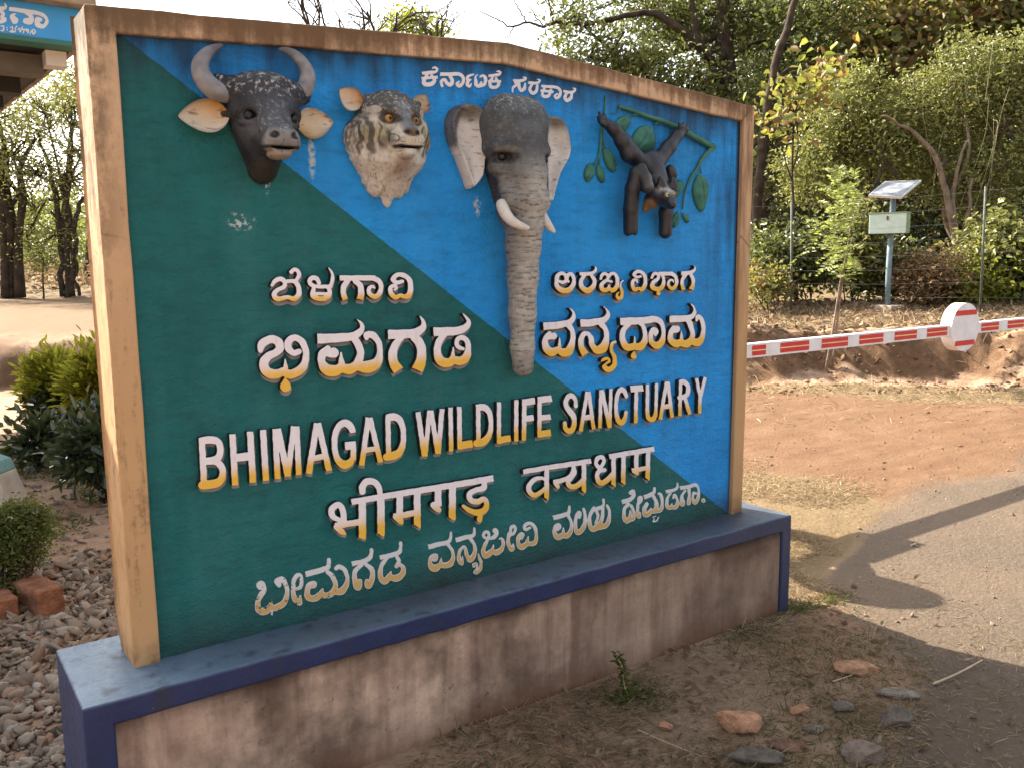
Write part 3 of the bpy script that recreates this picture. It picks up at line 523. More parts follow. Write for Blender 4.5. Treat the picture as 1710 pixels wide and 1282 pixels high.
# ------------------------------------------------------------------ sculpting : smooth unions of ellipsoids and tapered limbs, meshed with surface nets
def smin(a, b, k):
    h = np.clip(.5+.5*(b-a)/k, 0, 1); return b+(a-b)*h-k*h*(1-h)
def smax(a, b, k): return -smin(-a, -b, k)
class SD:
    def __init__(s, lo, hi, h):
        s.h = h; s.lo = np.array(lo, float); s.ax = [np.arange(lo[i], hi[i]+h, h) for i in range(3)]
        s.X, s.Y, s.Z = np.meshgrid(*s.ax, indexing='ij'); s.D = np.full(s.X.shape, 1e3)
    def ell(s, c, r, rot=None):
        P = np.stack([s.X-c[0], s.Y-c[1], s.Z-c[2]], -1)
        if rot is not None: P = P@np.array(rot)
        r = np.array(r, float); q = P/r; k0 = np.linalg.norm(q, axis=-1); k1 = np.linalg.norm(q/r, axis=-1)+1e-9; return k0*(k0-1)/k1
    def cone(s, a, b, ra, rb):
        a, b = np.array(a, float), np.array(b, float); d = b-a; P = np.stack([s.X-a[0], s.Y-a[1], s.Z-a[2]], -1)
        t = np.clip(P@d/(d@d+1e-12), 0, 1); return np.linalg.norm(P-t[..., None]*d, axis=-1)-(ra+(rb-ra)*t)
    def path(s, pts, k=.01):
        D = None
        for p, q in zip(pts[:-1], pts[1:]):
            d = s.cone(p[:3], q[:3], p[3], q[3]); D = d if D is None else smin(D, d, k)
        return D
    def add(s, d, k=.015): s.D = smin(s.D, d, k); return s
    def cut(s, d, k=.008): s.D = smax(s.D, -d, k); return s
    def mesh(s):
        F = s.D; neg = F < 0; c = np.zeros(tuple(n-1 for n in F.shape), np.int16)
        sl = lambda a: tuple(slice(o, n-1+o) for o, n in zip(a, F.shape))
        corners = [(i, j, k) for i in (0, 1) for j in (0, 1) for k in (0, 1)]
        for o in corners: c += neg[sl(o)]
        act = (c > 0) & (c < 8); idx = np.full(act.shape, -1, np.int64); I = np.argwhere(act); idx[act] = np.arange(len(I))
        acc = np.zeros((len(I), 3)); cnt = np.zeros(len(I))
        for a in corners:
            for ax in range(3):
                if a[ax]: continue
                b = list(a); b[ax] = 1
                fa = F[tuple((I+a).T)]; fb = F[tuple((I+b).T)]; m = (fa < 0) != (fb < 0)
                t = np.where(m, fa/(fa-fb+1e-20), 0); p = np.tile(np.array(a, float), (len(I), 1)); p[:, ax] += t
                acc += p*m[:, None]; cnt += m
        V = s.lo+(I+acc/cnt[:, None])*s.h
        quads = []
        for ax in range(3):
            u, v = (ax+1) % 3, (ax+2) % 3
            A = [slice(None)]*3; Bq = [slice(None)]*3; A[ax] = slice(0, -1); Bq[ax] = slice(1, None)
            na, nb = neg[tuple(A)], neg[tuple(Bq)]; E = np.argwhere(na != nb)
            ok = (E[:, u] > 0) & (E[:, v] > 0) & (E[:, u] < F.shape[u]-1) & (E[:, v] < F.shape[v]-1); E = E[ok]
            if not len(E): continue
            du = np.zeros(3, int); du[u] = 1; dv = np.zeros(3, int); dv[v] = 1
            q = np.stack([idx[tuple((E-du-dv).T)], idx[tuple((E-dv).T)], idx[tuple(E.T)], idx[tuple((E-du).T)]], 1)
            fl = nb[tuple(E.T)]; q[fl] = q[fl][:, ::-1]; quads.append(q)
        return V, np.vstack(quads)
    def build(s, name, mat, parent, colfn=None, clipy=True):
        if clipy: s.D = np.maximum(s.D, s.Y-(PANEL_Y+.004))
        V, Q = s.mesh(); return mesh(name, V, Q, mat, parent, True, None, colfn(V) if colfn else None)
def lerp(a, b, t): return np.array(a)[None]*(1-t[:, None])+np.array(b)[None]*t[:, None]
def sst(x, a, b):
    t = np.clip((x-a)/(b-a), 0, 1); return t*t*(3-2*t)
def vnoise(V, sc, seed=0):
    """cheap value noise on points"""
    P = np.asarray(V)*sc; i = np.floor(P).astype(np.int64); f = P-i; f = f*f*(3-2*f); out = 0
    for a in (0, 1):
        for b in (0, 1):
            for c in (0, 1):
                h = ((i[:, 0]+a)*374761393+(i[:, 1]+b)*668265263+(i[:, 2]+c)*2147483647+seed*97) & 0x7fffffff
                h = (h ^ (h >> 13))*1274126177 & 0x7fffffff; h = (h ^ (h >> 16)) & 0xffff
                out = out+h/65535.*(f[:, 0] if a else 1-f[:, 0])*(f[:, 1] if b else 1-f[:, 1])*(f[:, 2] if c else 1-f[:, 2])
    return out
def mat_sculpt(name, rough=.6, bumps=(60, .4), peel=0., streak=None, spec=.35):
    t = NT(name, rough, spec); v = t.pos(); c = t.attr().outputs['Color']; n = t.noise(v, bumps[0], 6, .7)
    c = t.mix(t.mapr(n, .3, .75, .35, 0.), c, t.mix(.6, c, (.01, .01, .01)))
    if streak is not None:
        sx = t.noise(t.scaled(v, streak), 1., 5, .65); c = t.mix(t.ramp(sx, (.56, 0.), (.66, .75)), c, t.mix(.75, c, (.01, .01, .012)))
        n = t.math('ADD', n, t.math('MULTIPLY', sx, 1.2))
    if peel:
        px = t.ramp(t.noise(v, 75, 9, .78), (.53, 0.), (.62, 1.)); c = t.mix(t.math('MULTIPLY', px, t.math('MULTIPLY', t.attr().outputs['Alpha'], peel)), c, (.50, .49, .46))
    t.base(c); t.bump(n, bumps[1], .006); return t.m

# ---- bison
xb = .452
def B(x, w_, z): return (xb+x, PANEL_Y-w_, z)
s = SD((xb-.14, -.235, 1.81), (xb+.14, .03, 2.18), .004)
s.D = s.ell(B(0, .045, 2.065), (.105, .085, .075)); s.add(s.ell(B(0, .06, 2.115), (.088, .06, .036)), .03)
s.add(s.ell(B(-.07, .05, 2.095), (.045, .05, .035)), .02).add(s.ell(B(.07, .05, 2.095), (.045, .05, .035)), .02)
s.add(s.cone(B(0, .075, 2.03), B(0, .15, 1.965), .066, .043), .03)
s.add(s.ell(B(0, .168, 1.952), (.044, .040, .032)), .02); s.add(s.ell(B(-.028, .186, 1.956), (.020, .022, .020)), .012).add(s.ell(B(.028, .186, 1.956), (.020, .022, .020)), .012); s.add(s.ell(B(-.03, .165, 1.938), (.026, .036, .022)), .012).add(s.ell(B(.03, .165, 1.938), (.026, .036, .022)), .012)
s.add(s.ell(B(0, .150, 1.911), (.034, .044, .016)), .006)
s.add(s.cone(B(0, .03, 1.99), B(0, .010, 1.882), .092, .044), .03); s.add(s.cone(B(0, .08, 1.96), B(0, .05, 1.90), .05, .03), .03)
for q in (-1, 1):
    s.add(s.cone(B(q*.045, .105, 2.047), B(q*.085, .06, 2.035), .022, .022), .015)
    s.cut(s.ell(B(q*.066, .112, 2.018), (.020, .018, .014)), .008); s.add(s.cone(B(q*.050, .112, 2.003), B(q*.082, .085, 2.003), .010, .010), .008)
    s.cut(s.cone(B(q*.020, .212, 1.952), B(q*.042, .198, 1.963), .008, .011), .003); s.add(s.cone(B(q*.075, .05, 2.09), B(q*.12, .035, 2.105), .036, .033), .015)
    s.add(s.cone(B(q*.08, .03, 2.035), B(q*.105, .02, 2.032), .026, .016), .015)
s.cut(s.ell(B(0, .19, 1.925), (.038, .035, .0035)), .004)
def c_bison(V):
    x, w_, z = V[:, 0]-xb, PANEL_Y-V[:, 1], V[:, 2]; n = vnoise(V, 40)
    c = lerp((.008, .009, .012), (.030, .032, .042), n); c = c*1.
    ck = np.exp(-((np.abs(x)-.052)/.030)**2-((z-1.985)/.035)**2)*.75+np.exp(-(x/.03)**2-((z-2.03)/.05)**2)*.35; c = c*(1-ck[:, None])+lerp((.06, .065, .08), (.15, .155, .18), n)*ck[:, None]
    for q in (-1, 1):
        rr_ = np.hypot((np.abs(x)-.064), (z-2.018)*1.25); ln_ = (sst(np.abs(rr_-.024), .003, .001)+sst(np.abs(rr_-.031), .003, .001)*.7)*sst(z, 2.005, 2.02)*.6; c = c*(1-ln_[:, None])+np.array((.005, .005, .006))*ln_[:, None]
    lw = sst(z, 1.93, 1.87)*sst(w_, .14, .10)*.7; c = c*(1-lw[:, None])+np.array((.030, .020, .013))*lw[:, None]
    g = sst(w_, .10, .16)*.6; c = c*(1-g[:, None])+np.array((.075, .077, .085))*g[:, None]
    m = sst(w_, .165, .19)*sst(z, 1.985, 1.965); c = c*(1-m[:, None])+np.array((.21, .195, .185))*m[:, None]
    m = sst(w_, .12, .15)*sst(z, 1.926, 1.918); c = c*(1-m[:, None])+np.array((.30, .25, .20))*m[:, None]
    m = sst(w_, .14, .16)*sst(np.abs(z-1.926), .005, .002); c = c*(1-.8*m[:, None])
    for q in (-1, 1):
        m = sst(np.linalg.norm((V-np.array(B(q*.031, .204, 1.958)))*np.array((.7, .6, 1.)), axis=1), .0125, .008); c = c*(1-m[:, None])+np.array((.004, .004, .004))*m[:, None]
    br = sst(w_, .05, .0)*.7; c = c*(1-br[:, None])+np.array((.035, .026, .016))*br[:, None]
    al = .03+.9*sst(z, 2.055, 2.10)+.5*sst(w_, .12, .15)*sst(z, 1.95, 1.99); return np.column_stack([c, np.clip(al, 0, 1)])
M_BIS = mat_sculpt('bison_paint', .48, (90, .55), .9, (140, 60, 35))
bison = s.build('bison_head', M_BIS, sign, c_bison)
M_HORN = mat_sculpt('horn_paint', .5, (40, .3)); M_EAR = mat_sculpt('ear_paint', .65, (30, .3), 0, (25, 25, 90)); M_EYE = mat_sculpt('eye_paint', .2, (10, 0.))
horn_px = {-1: [(388, 158, .045, .030), (358, 150, .05, .032), (339, 130, .05, .030), (334, 108, .048, .025), (344, 91, .045, .019), (356, 82, .04, .013), (370, 76, .035, .007)],
           1: [(498, 160, .045, .029), (510, 146, .05, .028), (514, 126, .05, .025), (507, 108, .048, .020), (495, 94, .045, .016), (481, 86, .04, .012), (468, 83, .035, .007)]}
for q in (-1, 1):
    P = np.array([list(ony(a, b, PANEL_Y-c))+[r] for a, b, c, r in horn_px[q]]); P = spline(P, 4)
    lo, hi = P[:, :3].min(0)-.045, P[:, :3].max(0)+.045; h = SD(lo, hi, .0045); P[:, 3] *= .86; h.D = h.path([tuple(p) for p in P], .004)
    def c_horn(V, P=P):
        t = np.argmin(((V[:, None]-P[None, :, :3])**2).sum(-1), 1)/(len(P)-1.); n = vnoise(V, 60)
        c = lerp((.15, .145, .15), (.30, .29, .295), n); d = sst(t, .55, .95)*.8; c = c*(1-d[:, None])+np.array((.06, .055, .06))*d[:, None]
        b = sst(t, .1, 0)*.7; return c*(1-b[:, None])+np.array((.07, .065, .06))*b[:, None]
    h.build('horn', M_HORN, bison, c_horn)
def cup(name, parent, base, tip, width, w0, w1, depth, inner, outer, edge, side=1, roll=0., mat=None, point=1.):
    """a cupped leaf-shaped ear between two points of the wall plane"""
    a, b = np.array(base), np.array(tip); ax = b-a; L = np.linalg.norm(ax); ax /= L; nrm = np.array([0, -1., 0]); bi = np.cross(ax, nrm); bi /= np.linalg.norm(bi)
    nrm = np.cross(bi, ax); nrm *= -1 if nrm[1] > 0 else 1
    nu, nv = 26, 17; V = []; C = []
    for layer in (0, 1):
        for i in range(nu):
            u = i/(nu-1); hw = width*(math.sin(math.pi*min(1, u**.85*.97+.03)))**.75*(1-.12*u)*.5
            for j in range(nv):
                v = -1+2*j/(nv-1); cupd = (1-v*v)*depth*math.sin(math.pi*(.12+.8*u)); lift = w0+(w1-w0)*u
                V.append(a+ax*L*u+bi*hw*v+nrm*(lift-cupd-(.010*(1-v*v*.6) if layer else 0)))
                t = np.clip((abs(v)-.72)/.25, 0, 1); y = min(1, max(0, 1.15-u*1.35)*max(0, v*.75+.55))
                c = np.array(inner)*(1-y)+np.array(edge)*y; c = c*(1-.45*t)+np.array(outer)*.45*t
                C.append(c if layer == 0 else np.array(outer))
    k = nu*nv; Fs = []
    for i in range(nu-1):
        for j in range(nv-1):
            p = i*nv+j; Fs.append((p, p+1, p+nv+1, p+nv)); Fs.append((k+p+nv, k+p+nv+1, k+p+1, k+p))
    for i in range(nu-1):
        for j in (0, nv-1): p = i*nv+j; Fs.append((p, p+nv, k+p+nv, k+p))
    for j in range(nv-1):
        for i in (0, nu-1): p = i*nv+j; Fs.append((p, p+1, k+p+1, k+p))
    o = mesh(name, V, Fs, mat or M_EAR, parent, True, None, np.array(C)); return o
CREAM, BROWN, YEL = (.66, .58, .46), (.05, .045, .035), (.48, .24, .05)
cup('ear', bison, ony(382, 193, PANEL_Y-.045), ony(297, 194, PANEL_Y-.03), .098, 0, 0, .030, CREAM, BROWN, YEL, -1)
cup('ear', bison, ony(496, 208, PANEL_Y-.045), ony(557, 204, PANEL_Y-.03), .098, 0, 0, .030, CREAM, BROWN, YEL, 1)
def eye(parent, c, r, iris=None, name='eye'):
    V, Fs = [], []; n, k = 14, 10
    for i in range(k+1):
        a = math.pi*i/k
        for j in range(n): V.append((c[0]+r*math.sin(a)*math.cos(2*math.pi*j/n), c[1]-r*math.cos(a), c[2]+r*math.sin(a)*math.sin(2*math.pi*j/n)))
    Fs = [(i*n+j, i*n+(j+1) % n, (i+1)*n+(j+1) % n, (i+1)*n+j) for i in range(k) for j in range(n)]
    V = np.array(V); d = np.hypot(V[:, 0]-c[0], V[:, 2]-c[2])/r; fr = V[:, 1] < c[1]
    if iris is None: C = np.tile((.008, .007, .006), (len(V), 1))
    else:
        C = np.tile((.25, .2, .14), (len(V), 1)); C[fr & (d < .9)] = iris; C[fr & (d < .36)] = (.006, .005, .004)
    return mesh(name, V, Fs, M_EYE, parent, True, None, C)
for q in (-1, 1): eye(bison, B(q*.064, .102, 2.018), .015)

# ---- tiger
xt = .868
def T(x, w_, z): return (xt+x, PANEL_Y-w_, z)
s = SD((xt-.17, -.215, 1.755), (xt+.17, .03, 2.185), .004)
s.D = s.ell(T(0, .035, 2.055), (.105, .085, .092)); s.add(s.ell(T(0, .02, 1.985), (.142, .05, .10)), .03)
s.add(s.cone(T(0, .012, 1.93), T(0, -.006, 1.805), .112, .022), .04); s.add(s.cone(T(-.095, .01, 2.0), T(-.045, -.004, 1.855), .052, .034), .03).add(s.cone(T(.095, .01, 2.0), T(.045, -.004, 1.855), .052, .034), .03)
s.add(s.cone(T(0, .085, 2.065), T(0, .145, 2.005), .042, .030), .025); s.add(s.ell(T(0, .12, 1.985), (.055, .06, .042)), .02)
s.add(s.ell(T(-.026, .152, 1.977), (.030, .030, .026)), .01).add(s.ell(T(.026, .152, 1.977), (.030, .030, .026)), .01); s.add(s.ell(T(0, .172, 2.003), (.024, .018, .013)), .008)
s.add(s.ell(T(0, .138, 1.940), (.028, .030, .018)), .012)
for q in (-1, 1):
    s.add(s.cone(T(q*.03, .112, 2.072), T(q*.075, .085, 2.078), .018, .016), .012); s.cut(s.ell(T(q*.046, .126, 2.045), (.018, .016, .011)), .006)
    s.add(s.ell(T(q*.075, .07, 2.015), (.040, .04, .045)), .03); s.cut(s.ell(T(q*.017, .190, 1.998), (.009, .010, .005)), .004)
    s.add(s.cone(T(q*.085, .02, 2.100), T(q*.11, .015, 2.115), .030, .016), .02)
s.cut(s.ell(T(0, .165, 1.957), (.045, .035, .003)), .004); s.cut(s.cone(T(0, .19, 1.99), T(0, .185, 1.958), .003, .003), .004)
# shaggy ruff
P_ = np.stack([s.X, s.Y, s.Z], -1).reshape(-1, 3); near = np.abs(s.D.ravel()) < .03; fr_ = np.zeros(len(P_)); Q_ = P_[near].copy()
ang = np.arctan2(Q_[:, 0]-xt, 2.05-Q_[:, 2]); fr_[near] = (vnoise(np.column_stack([ang*16, Q_[:, 1]*18, Q_[:, 2]*6]), 1.)-.5)*.016*sst(Q_[:, 2], 2.02, 1.95)*sst(Q_[:, 1], -.06, -.02)
s.D += fr_.reshape(s.D.shape)
def c_tiger(V):
    x, w_, z = V[:, 0]-xt, PANEL_Y-V[:, 1], V[:, 2]; n = vnoise(V, 55); n2 = vnoise(V*np.array((1, 1, .35)), 50, 3)
    c = lerp((.50, .42, .30), (.70, .65, .55), n2)
    ol = sst(np.abs(x), .03, .06)*sst(w_, .05, .09)*sst(z, 1.97, 1.99)*sst(z, 2.04, 2.01)*.45; c = c*(1-ol[:, None])+np.array((.30, .28, .10))*ol[:, None]
    topm = sst(z+np.abs(x)*.1+(n-.5)*.03, 2.045, 2.085)*.92; c = c*(1-topm[:, None])+np.array((.05, .046, .042))*topm[:, None]
    fu = vnoise(V*np.array((1, 1, .22)), 170, 8); rw = sst(z, 2.0, 1.95)*.85; c = c*(1-rw[:, None])+lerp((.60, .53, .43), (.84, .80, .72), n2)*rw[:, None]; fm = sst(fu, .66, .82)*.42*sst(z, 2.10, 2.0); c = c*(1-fm[:, None])+np.array((.10, .075, .05))*fm[:, None]
    br = sst(((np.abs(x)-.05)/.045)**2+((z-2.068)/.013)**2, 1.4, .5)*.85; c = c*(1-br[:, None])+np.array((.035, .026, .018))*br[:, None]
    sdn = sst(np.abs(np.abs(x)-.062), .016, .004)*sst(z, 1.94, 1.96)*sst(z, 2.0, 1.985)*sst(w_, .07, .1)*.6; c = c*(1-sdn[:, None])+np.array((.05, .035, .025))*sdn[:, None]
    ed = sst(np.abs(x), .10, .135)*sst(z, 1.93, 2.0)*sst(fu, .35, .6)*.7; c = c*(1-ed[:, None])+np.array((.045, .035, .028))*ed[:, None]
    yb = np.exp(-((np.abs(x)-.022)/.016)**2-((z-2.052)/.016)**2)*.8*sst(w_, .08, .1); c = c*(1-yb[:, None])+np.array((.30, .19, .06))*yb[:, None]
    ns = sst(w_, .10, .13)*sst(np.abs(x), .034, .02)*sst(z, 1.985, 2.0); c = c*(1-ns[:, None])+lerp((.07, .07, .075), (.25, .25, .25), n)*ns[:, None]
    # dark cheek stripes
    for a0, wd, z0, z1 in ((.105, .010, 1.93, 2.06), (.078, .006, 1.955, 2.04), (.055, .005, 1.96, 2.02), (.128, .008, 1.93, 2.05)):
        xs = a0-(2.03-z)*.16+(n-.5)*.02; st = sst(np.abs(np.abs(x)-xs), wd, wd*.5)*sst(z, z0, z0+.015)*sst(z, z1, z1-.015); c = c*(1-.78*st[:, None])+np.array((.016, .014, .015))*.78*st[:, None]
    for q in (-1, 1):
        e = sst(((x-q*.046)/.030)**2+((z-2.045)/.016)**2, 1.5, .8)*sst(w_, .07, .09); c = c*(1-.9*e[:, None])+np.array((.03, .018, .01))*.9*e[:, None]
        e = sst(((x-q*.085)/.018)**2+((z-2.072)/.012)**2, 1.3, .7)*.8; c = c*(1-e[:, None])+np.array((.55, .5, .42))*e[:, None]
    nz = sst(((x)/.026)**2+((z-2.000)/.013)**2, 1.4, .8)*sst(w_, .165, .175); c = c*(1-nz[:, None])+np.array((.17, .105, .075))*nz[:, None]
    nn = sst(np.hypot(np.abs(x)-.017, (z-1.998)*1.4), .013, .007)*sst(w_, .165, .172); c = c*(1-nn[:, None])+np.array((.008, .006, .006))*nn[:, None]
    wh = sst(w_, .125, .15)*sst(z, 1.985, 1.975)*sst(np.abs(np.sin(z*520+np.abs(x)*60)), .85, .97)*sst(np.abs(x), .02, .03)*.7; c = c*(1-wh[:, None])+np.array((.02, .018, .016))*wh[:, None]
    mo = sst(np.abs(z-1.957), .006, .0025)*sst(w_, .12, .14)*sst(np.abs(x), .055, .045); c = c*(1-.95*mo[:, None])+np.array((.006, .005, .005))*.95*mo[:, None]
    thr = sst(np.abs(x)+(n-.5)*.03, .06, .01)*sst(z, 1.84, 1.90)*sst(z, 1.955, 1.91)*.7; c = c*(1-thr[:, None])+np.array((.20, .10, .055))*thr[:, None]
    al = sst(z, 2.04, 2.10); return np.column_stack([c, .15+.85*al])
M_TIG = mat_sculpt('tiger_paint', .65, (120, .8), .95, (190, 130, 34))
tiger = s.build('tiger_head', M_TIG, sign, c_tiger)
for q in (-1, 1): eye(tiger, T(q*.046, .113, 2.045), .0125, (.42, .20, .03))
cup('ear', tiger, ony(603, 178, PANEL_Y-.06), ony(567, 149, PANEL_Y-.05), .078, 0, .0, .02, (.60, .50, .38), (.03, .027, .024), (.40, .20, .07), -1)
cup('ear', tiger, ony(699, 187, PANEL_Y-.045), ony(711, 158, PANEL_Y-.045), .070, 0, .0, .02, (.60, .50, .38), (.03, .027, .024), (.40, .20, .07), 1)

# ---- elephant
xe = 1.337
def E_(x, w_, z): return (xe+x, PANEL_Y-w_, z)
s = SD((xe-.2, -.285, 1.17), (xe+.2, .03, 2.20), .0055)
s.D = s.ell(E_(0, .045, 2.06), (.122, .105, .115)); s.add(s.ell(E_(-.05, .065, 2.08), (.075, .08, .088)), .03).add(s.ell(E_(.05, .065, 2.08), (.075, .08, .088)), .03)
s.add(s.ell(E_(0, .075, 2.0), (.088, .085, .12)), .04)
s.add(s.cone(E_(0, .035, 1.98), E_(.01, .01, 1.77), .112, .045), .04)
tr = [(0, .095, 2.0, .078), (0, .115, 1.90, .076), (.002, .118, 1.82, .072), (.006, .105, 1.74, .066), (.012, .09, 1.66, .060), (.018, .078, 1.55, .053), (.022, .068, 1.42, .047), (.028, .058, 1.30, .041), (.032, .055, 1.228, .038)]
s.add(s.path([(*E_(a, b, c), r) for a, b, c, r in tr], .02), .03)
for q in (-1, 1):
    s.add(s.ell(E_(q*.085, .080, 1.985), (.042, .055, .032)), .025); s.cut(s.ell(E_(q*.092, .128, 1.955), (.028, .022, .015)), .010)
    s.add(s.ell(E_(q*.082, .080, 1.92), (.040, .045, .032)), .02)
    s.add(s.cone(E_(q*.058, .10, 1.86), E_(q*.062, .135, 1.805), .036, .030), .02)
def wr(V):
    x, w_, z = V[:, 0], PANEL_Y-V[:, 1], V[:, 2]; zz = z+.018*(vnoise(V, 22, 5)-.5)+.01*np.cos((x-xe)*22)
    return zz
P_ = np.stack([s.X, s.Y, s.Z], -1).reshape(-1, 3); near = np.abs(s.D.ravel()) < .025; Q_ = P_[near]; zz = wr(Q_)
amp = .0024*sst(Q_[:, 2], 2.02, 1.9)*sst(PANEL_Y-Q_[:, 1], .05, .09)+.0015*sst(Q_[:, 2], 1.75, 1.6)
f_ = np.zeros(len(P_)); f_[near] = (np.abs(np.sin(zz*math.pi/.021))**.5*-1.+.5)*amp; s.D += f_.reshape(s.D.shape)
def c_ele(V):
    x, w_, z = V[:, 0]-xe, PANEL_Y-V[:, 1], V[:, 2]; n = vnoise(V, 22); n3 = vnoise(V, 60, 2)
    c = lerp((.035, .038, .042), (.125, .132, .135), n*.65+n3*.35)
    tk = sst(z, 2.0, 1.84)*sst(w_, .06, .12); tk = np.maximum(tk, sst(z, 1.80, 1.68)); t2 = lerp((.32, .305, .27), (.48, .455, .405), n3); c = c*(1-tk[:, None])+t2*tk[:, None]
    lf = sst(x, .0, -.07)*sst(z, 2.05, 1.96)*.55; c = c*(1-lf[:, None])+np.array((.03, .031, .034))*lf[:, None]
    ln = np.abs(np.sin(wr(V)*math.pi/.021)); li = sst(ln, .30, .08)*sst(n, .32, .55)*np.maximum(tk, .5*sst(z, 2.1, 2.0))*.8; c = c*(1-li[:, None])+np.array((.028, .025, .022))*li[:, None]
    for q in (-1, 1):
        e = sst(((x-q*.092)/.040)**2+((z-1.953)/.022)**2, 1.4, .6)*sst(w_, .07, .1); c = c*(1-.85*e[:, None])+np.array((.015, .014, .014))*.85*e[:, None]
        e = sst(((x-q*.085)/.04)**2+((z-1.978)/.010)**2, 1.4, .6)*.5*sst(w_, .1, .12); c = c*(1-e[:, None])+np.array((.17, .14, .10))*e[:, None]
    low = sst(z, 1.30, 1.22)*.4; c = c*(1-low[:, None])
    al = .2+.8*sst(z, 2.08, 2.15); return np.column_stack([c, al*.8])
M_ELE = mat_sculpt('elephant_paint', .6, (60, .7), .9, (16, 16, 110))
ele = s.build('elephant_head', M_ELE, sign, c_ele)
for q in (-1, 1): eye(ele, E_(q*.090, .112, 1.954), .015)
def tusk(pts):
    P = spline(np.array([list(ony(a, b, PANEL_Y-c))+[r] for a, b, c, r in pts]), 4); lo, hi = P[:, :3].min(0)-.035, P[:, :3].max(0)+.035; h = SD(lo, hi, .004); h.D = h.path([tuple(p) for p in P], .004)
    h.build('tusk', M_HORN, ele, lambda V: lerp((.58, .53, .47), (.70, .66, .60), vnoise(V, 50)), False)
tusk([(838, 342, .12, .020), (843, 355, .14, .019), (853, 368, .16, .016), (866, 376, .175, .013), (881, 381, .185, .008)])
tusk([(900, 348, .11, .019), (907, 364, .125, .017), (915, 376, .14, .014), (925, 387, .15, .007)])
def poly_sdf(P, X, Z):
    P = np.array(P); d = np.full(X.shape, 1e9); ins = np.zeros(X.shape, bool)
    for a, b in zip(P, np.roll(P, -1, 0)):
        e = b-a; t = np.clip(((X-a[0])*e[0]+(Z-a[1])*e[1])/(e@e+1e-12), 0, 1); d = np.minimum(d, np.hypot(X-a[0]-e[0]*t, Z-a[1]-e[1]*t))
        cr = ((a[1] > Z) != (b[1] > Z)); xx = a[0]+(Z-a[1])/(b[1]-a[1]+1e-12)*e[0]; ins ^= cr & (X < xx)
    return np.where(ins, -d, d)
def relief(name, parent, pxs, w_, hfun, mat, colfn, h=.005, k=4):
    """low relief: outline on the wall plane, height rising from its edge"""
    q = np.array(pxs, float); q = np.vstack([q, q[:1]]); q = spline(q, k)[:-1]
    P = np.array([w2(a, b, PANEL_Y-w_) for a, b in q]); lo, hi = P.min(0)-.012, P.max(0)+.012
    s = SD((lo[0], -.13, lo[1]), (hi[0], .03, hi[1]), h); X2, Z2 = s.X[:, 0, :], s.Z[:, 0, :]; d2 = poly_sdf(P, X2, Z2)
    H = hfun(-d2, X2, Z2); D = np.maximum(d2[:, None, :], (PANEL_Y-s.Y)-H[:, None, :]); s.D = D
    return s.build(name, mat, parent, colfn)
def ear_h(side):
    def f(d, X, Z):
        t = np.clip(d/.05, 0, 1); return .016+.052*(1-t)**1.5*sst(d, -.002, .012)+.012*np.sin(Z*60+X*30)*t*.3
    return f
earL = [(766, 176), (785, 172), (803, 182), (810, 205), (810, 250), (807, 285), (803, 300), (787, 316), (779, 298), (765, 262), (753, 235), (749, 205), (755, 186)]
earR = [(907, 215), (910, 198), (925, 193), (940, 203), (948, 225), (951, 252), (947, 268), (935, 290), (926, 318), (921, 338), (910, 334), (906, 300), (905, 255)]
for pts, sgn in ((earL, -1), (earR, 1)):
    cx = np.mean([w2(a, b)[0] for a, b in pts])
    def c_ear(V, cx=cx, sgn=sgn):
        n = vnoise(V*np.array((1, 1, .4)), 40); c = lerp((.54, .50, .46), (.70, .67, .63), n); w_ = PANEL_Y-V[:, 1]
        rim = sst((V[:, 0]-cx)*sgn+(V[:, 2]-2.0)*.25, .048, .072); c = c*(1-rim[:, None])+lerp((.06, .062, .068), (.16, .165, .175), n)*rim[:, None]
        inn = sst((V[:, 0]-cx)*sgn, -.03, -.07)*.85; c = c*(1-inn[:, None])+np.array((.035, .033, .032))*inn[:, None]
        tp = sst(V[:, 2], 2.06, 2.10)*.8; c = c*(1-tp[:, None])+np.array((.10, .085, .07))*tp[:, None]; return c
    relief('ear', ele, pts, .03, ear_h(sgn), M_EAR, c_ear)

# ---- bat on a leafy branch
def q3(px, py, w_): return tuple(ony(px, py, PANEL_Y-w_))
def limb(s, pts, k=.012): return s.path([(*q3(a, b, c), r) for a, b, c, r in pts], k)
lo = np.min([q3(990, 410, 0), q3(1160, 180, 0)], 0); hi = np.max([q3(990, 410, 0), q3(1160, 180, 0)], 0)
s = SD((lo[0]-.16, -.25, lo[2]-.02), (hi[0]+.03, .03, hi[2]+.02), .0048)
s.D = limb(s, [(1014, 208, .045, .019), (1026, 217, .05, .024), (1040, 236, .055, .030), (1052, 256, .06, .036), (1072, 272, .06, .032)])
s.add(limb(s, [(1140, 218, .045, .018), (1130, 228, .05, .023), (1116, 247, .055, .029), (1100, 268, .06, .033)]), .015)
s.add(limb(s, [(1086, 268, .06, .040), (1092, 284, .075, .042), (1098, 302, .09, .042)]), .02)
s.add(limb(s, [(1053, 386, .06, .029), (1053, 350, .07, .029), (1056, 315, .085, .029), (1062, 290, .10, .027), (1070, 283, .115, .023)], .006), .006)
s.add(limb(s, [(1071, 283, .118, .022), (1076, 298, .125, .027), (1080, 312, .13, .027)], .006), .004)
s.cut(s.cone(q3(1064, 300, .155), q3(1066, 318, .155), .006, .006), .006)
s.add(limb(s, [(1111, 388, .04, .027), (1112, 355, .045, .028), (1118, 320, .055, .026), (1120, 290, .07, .023), (1119, 283, .075, .018)]), .01)
s.add(limb(s, [(1098, 310, .10, .040), (1105, 324, .13, .038)]), .012)
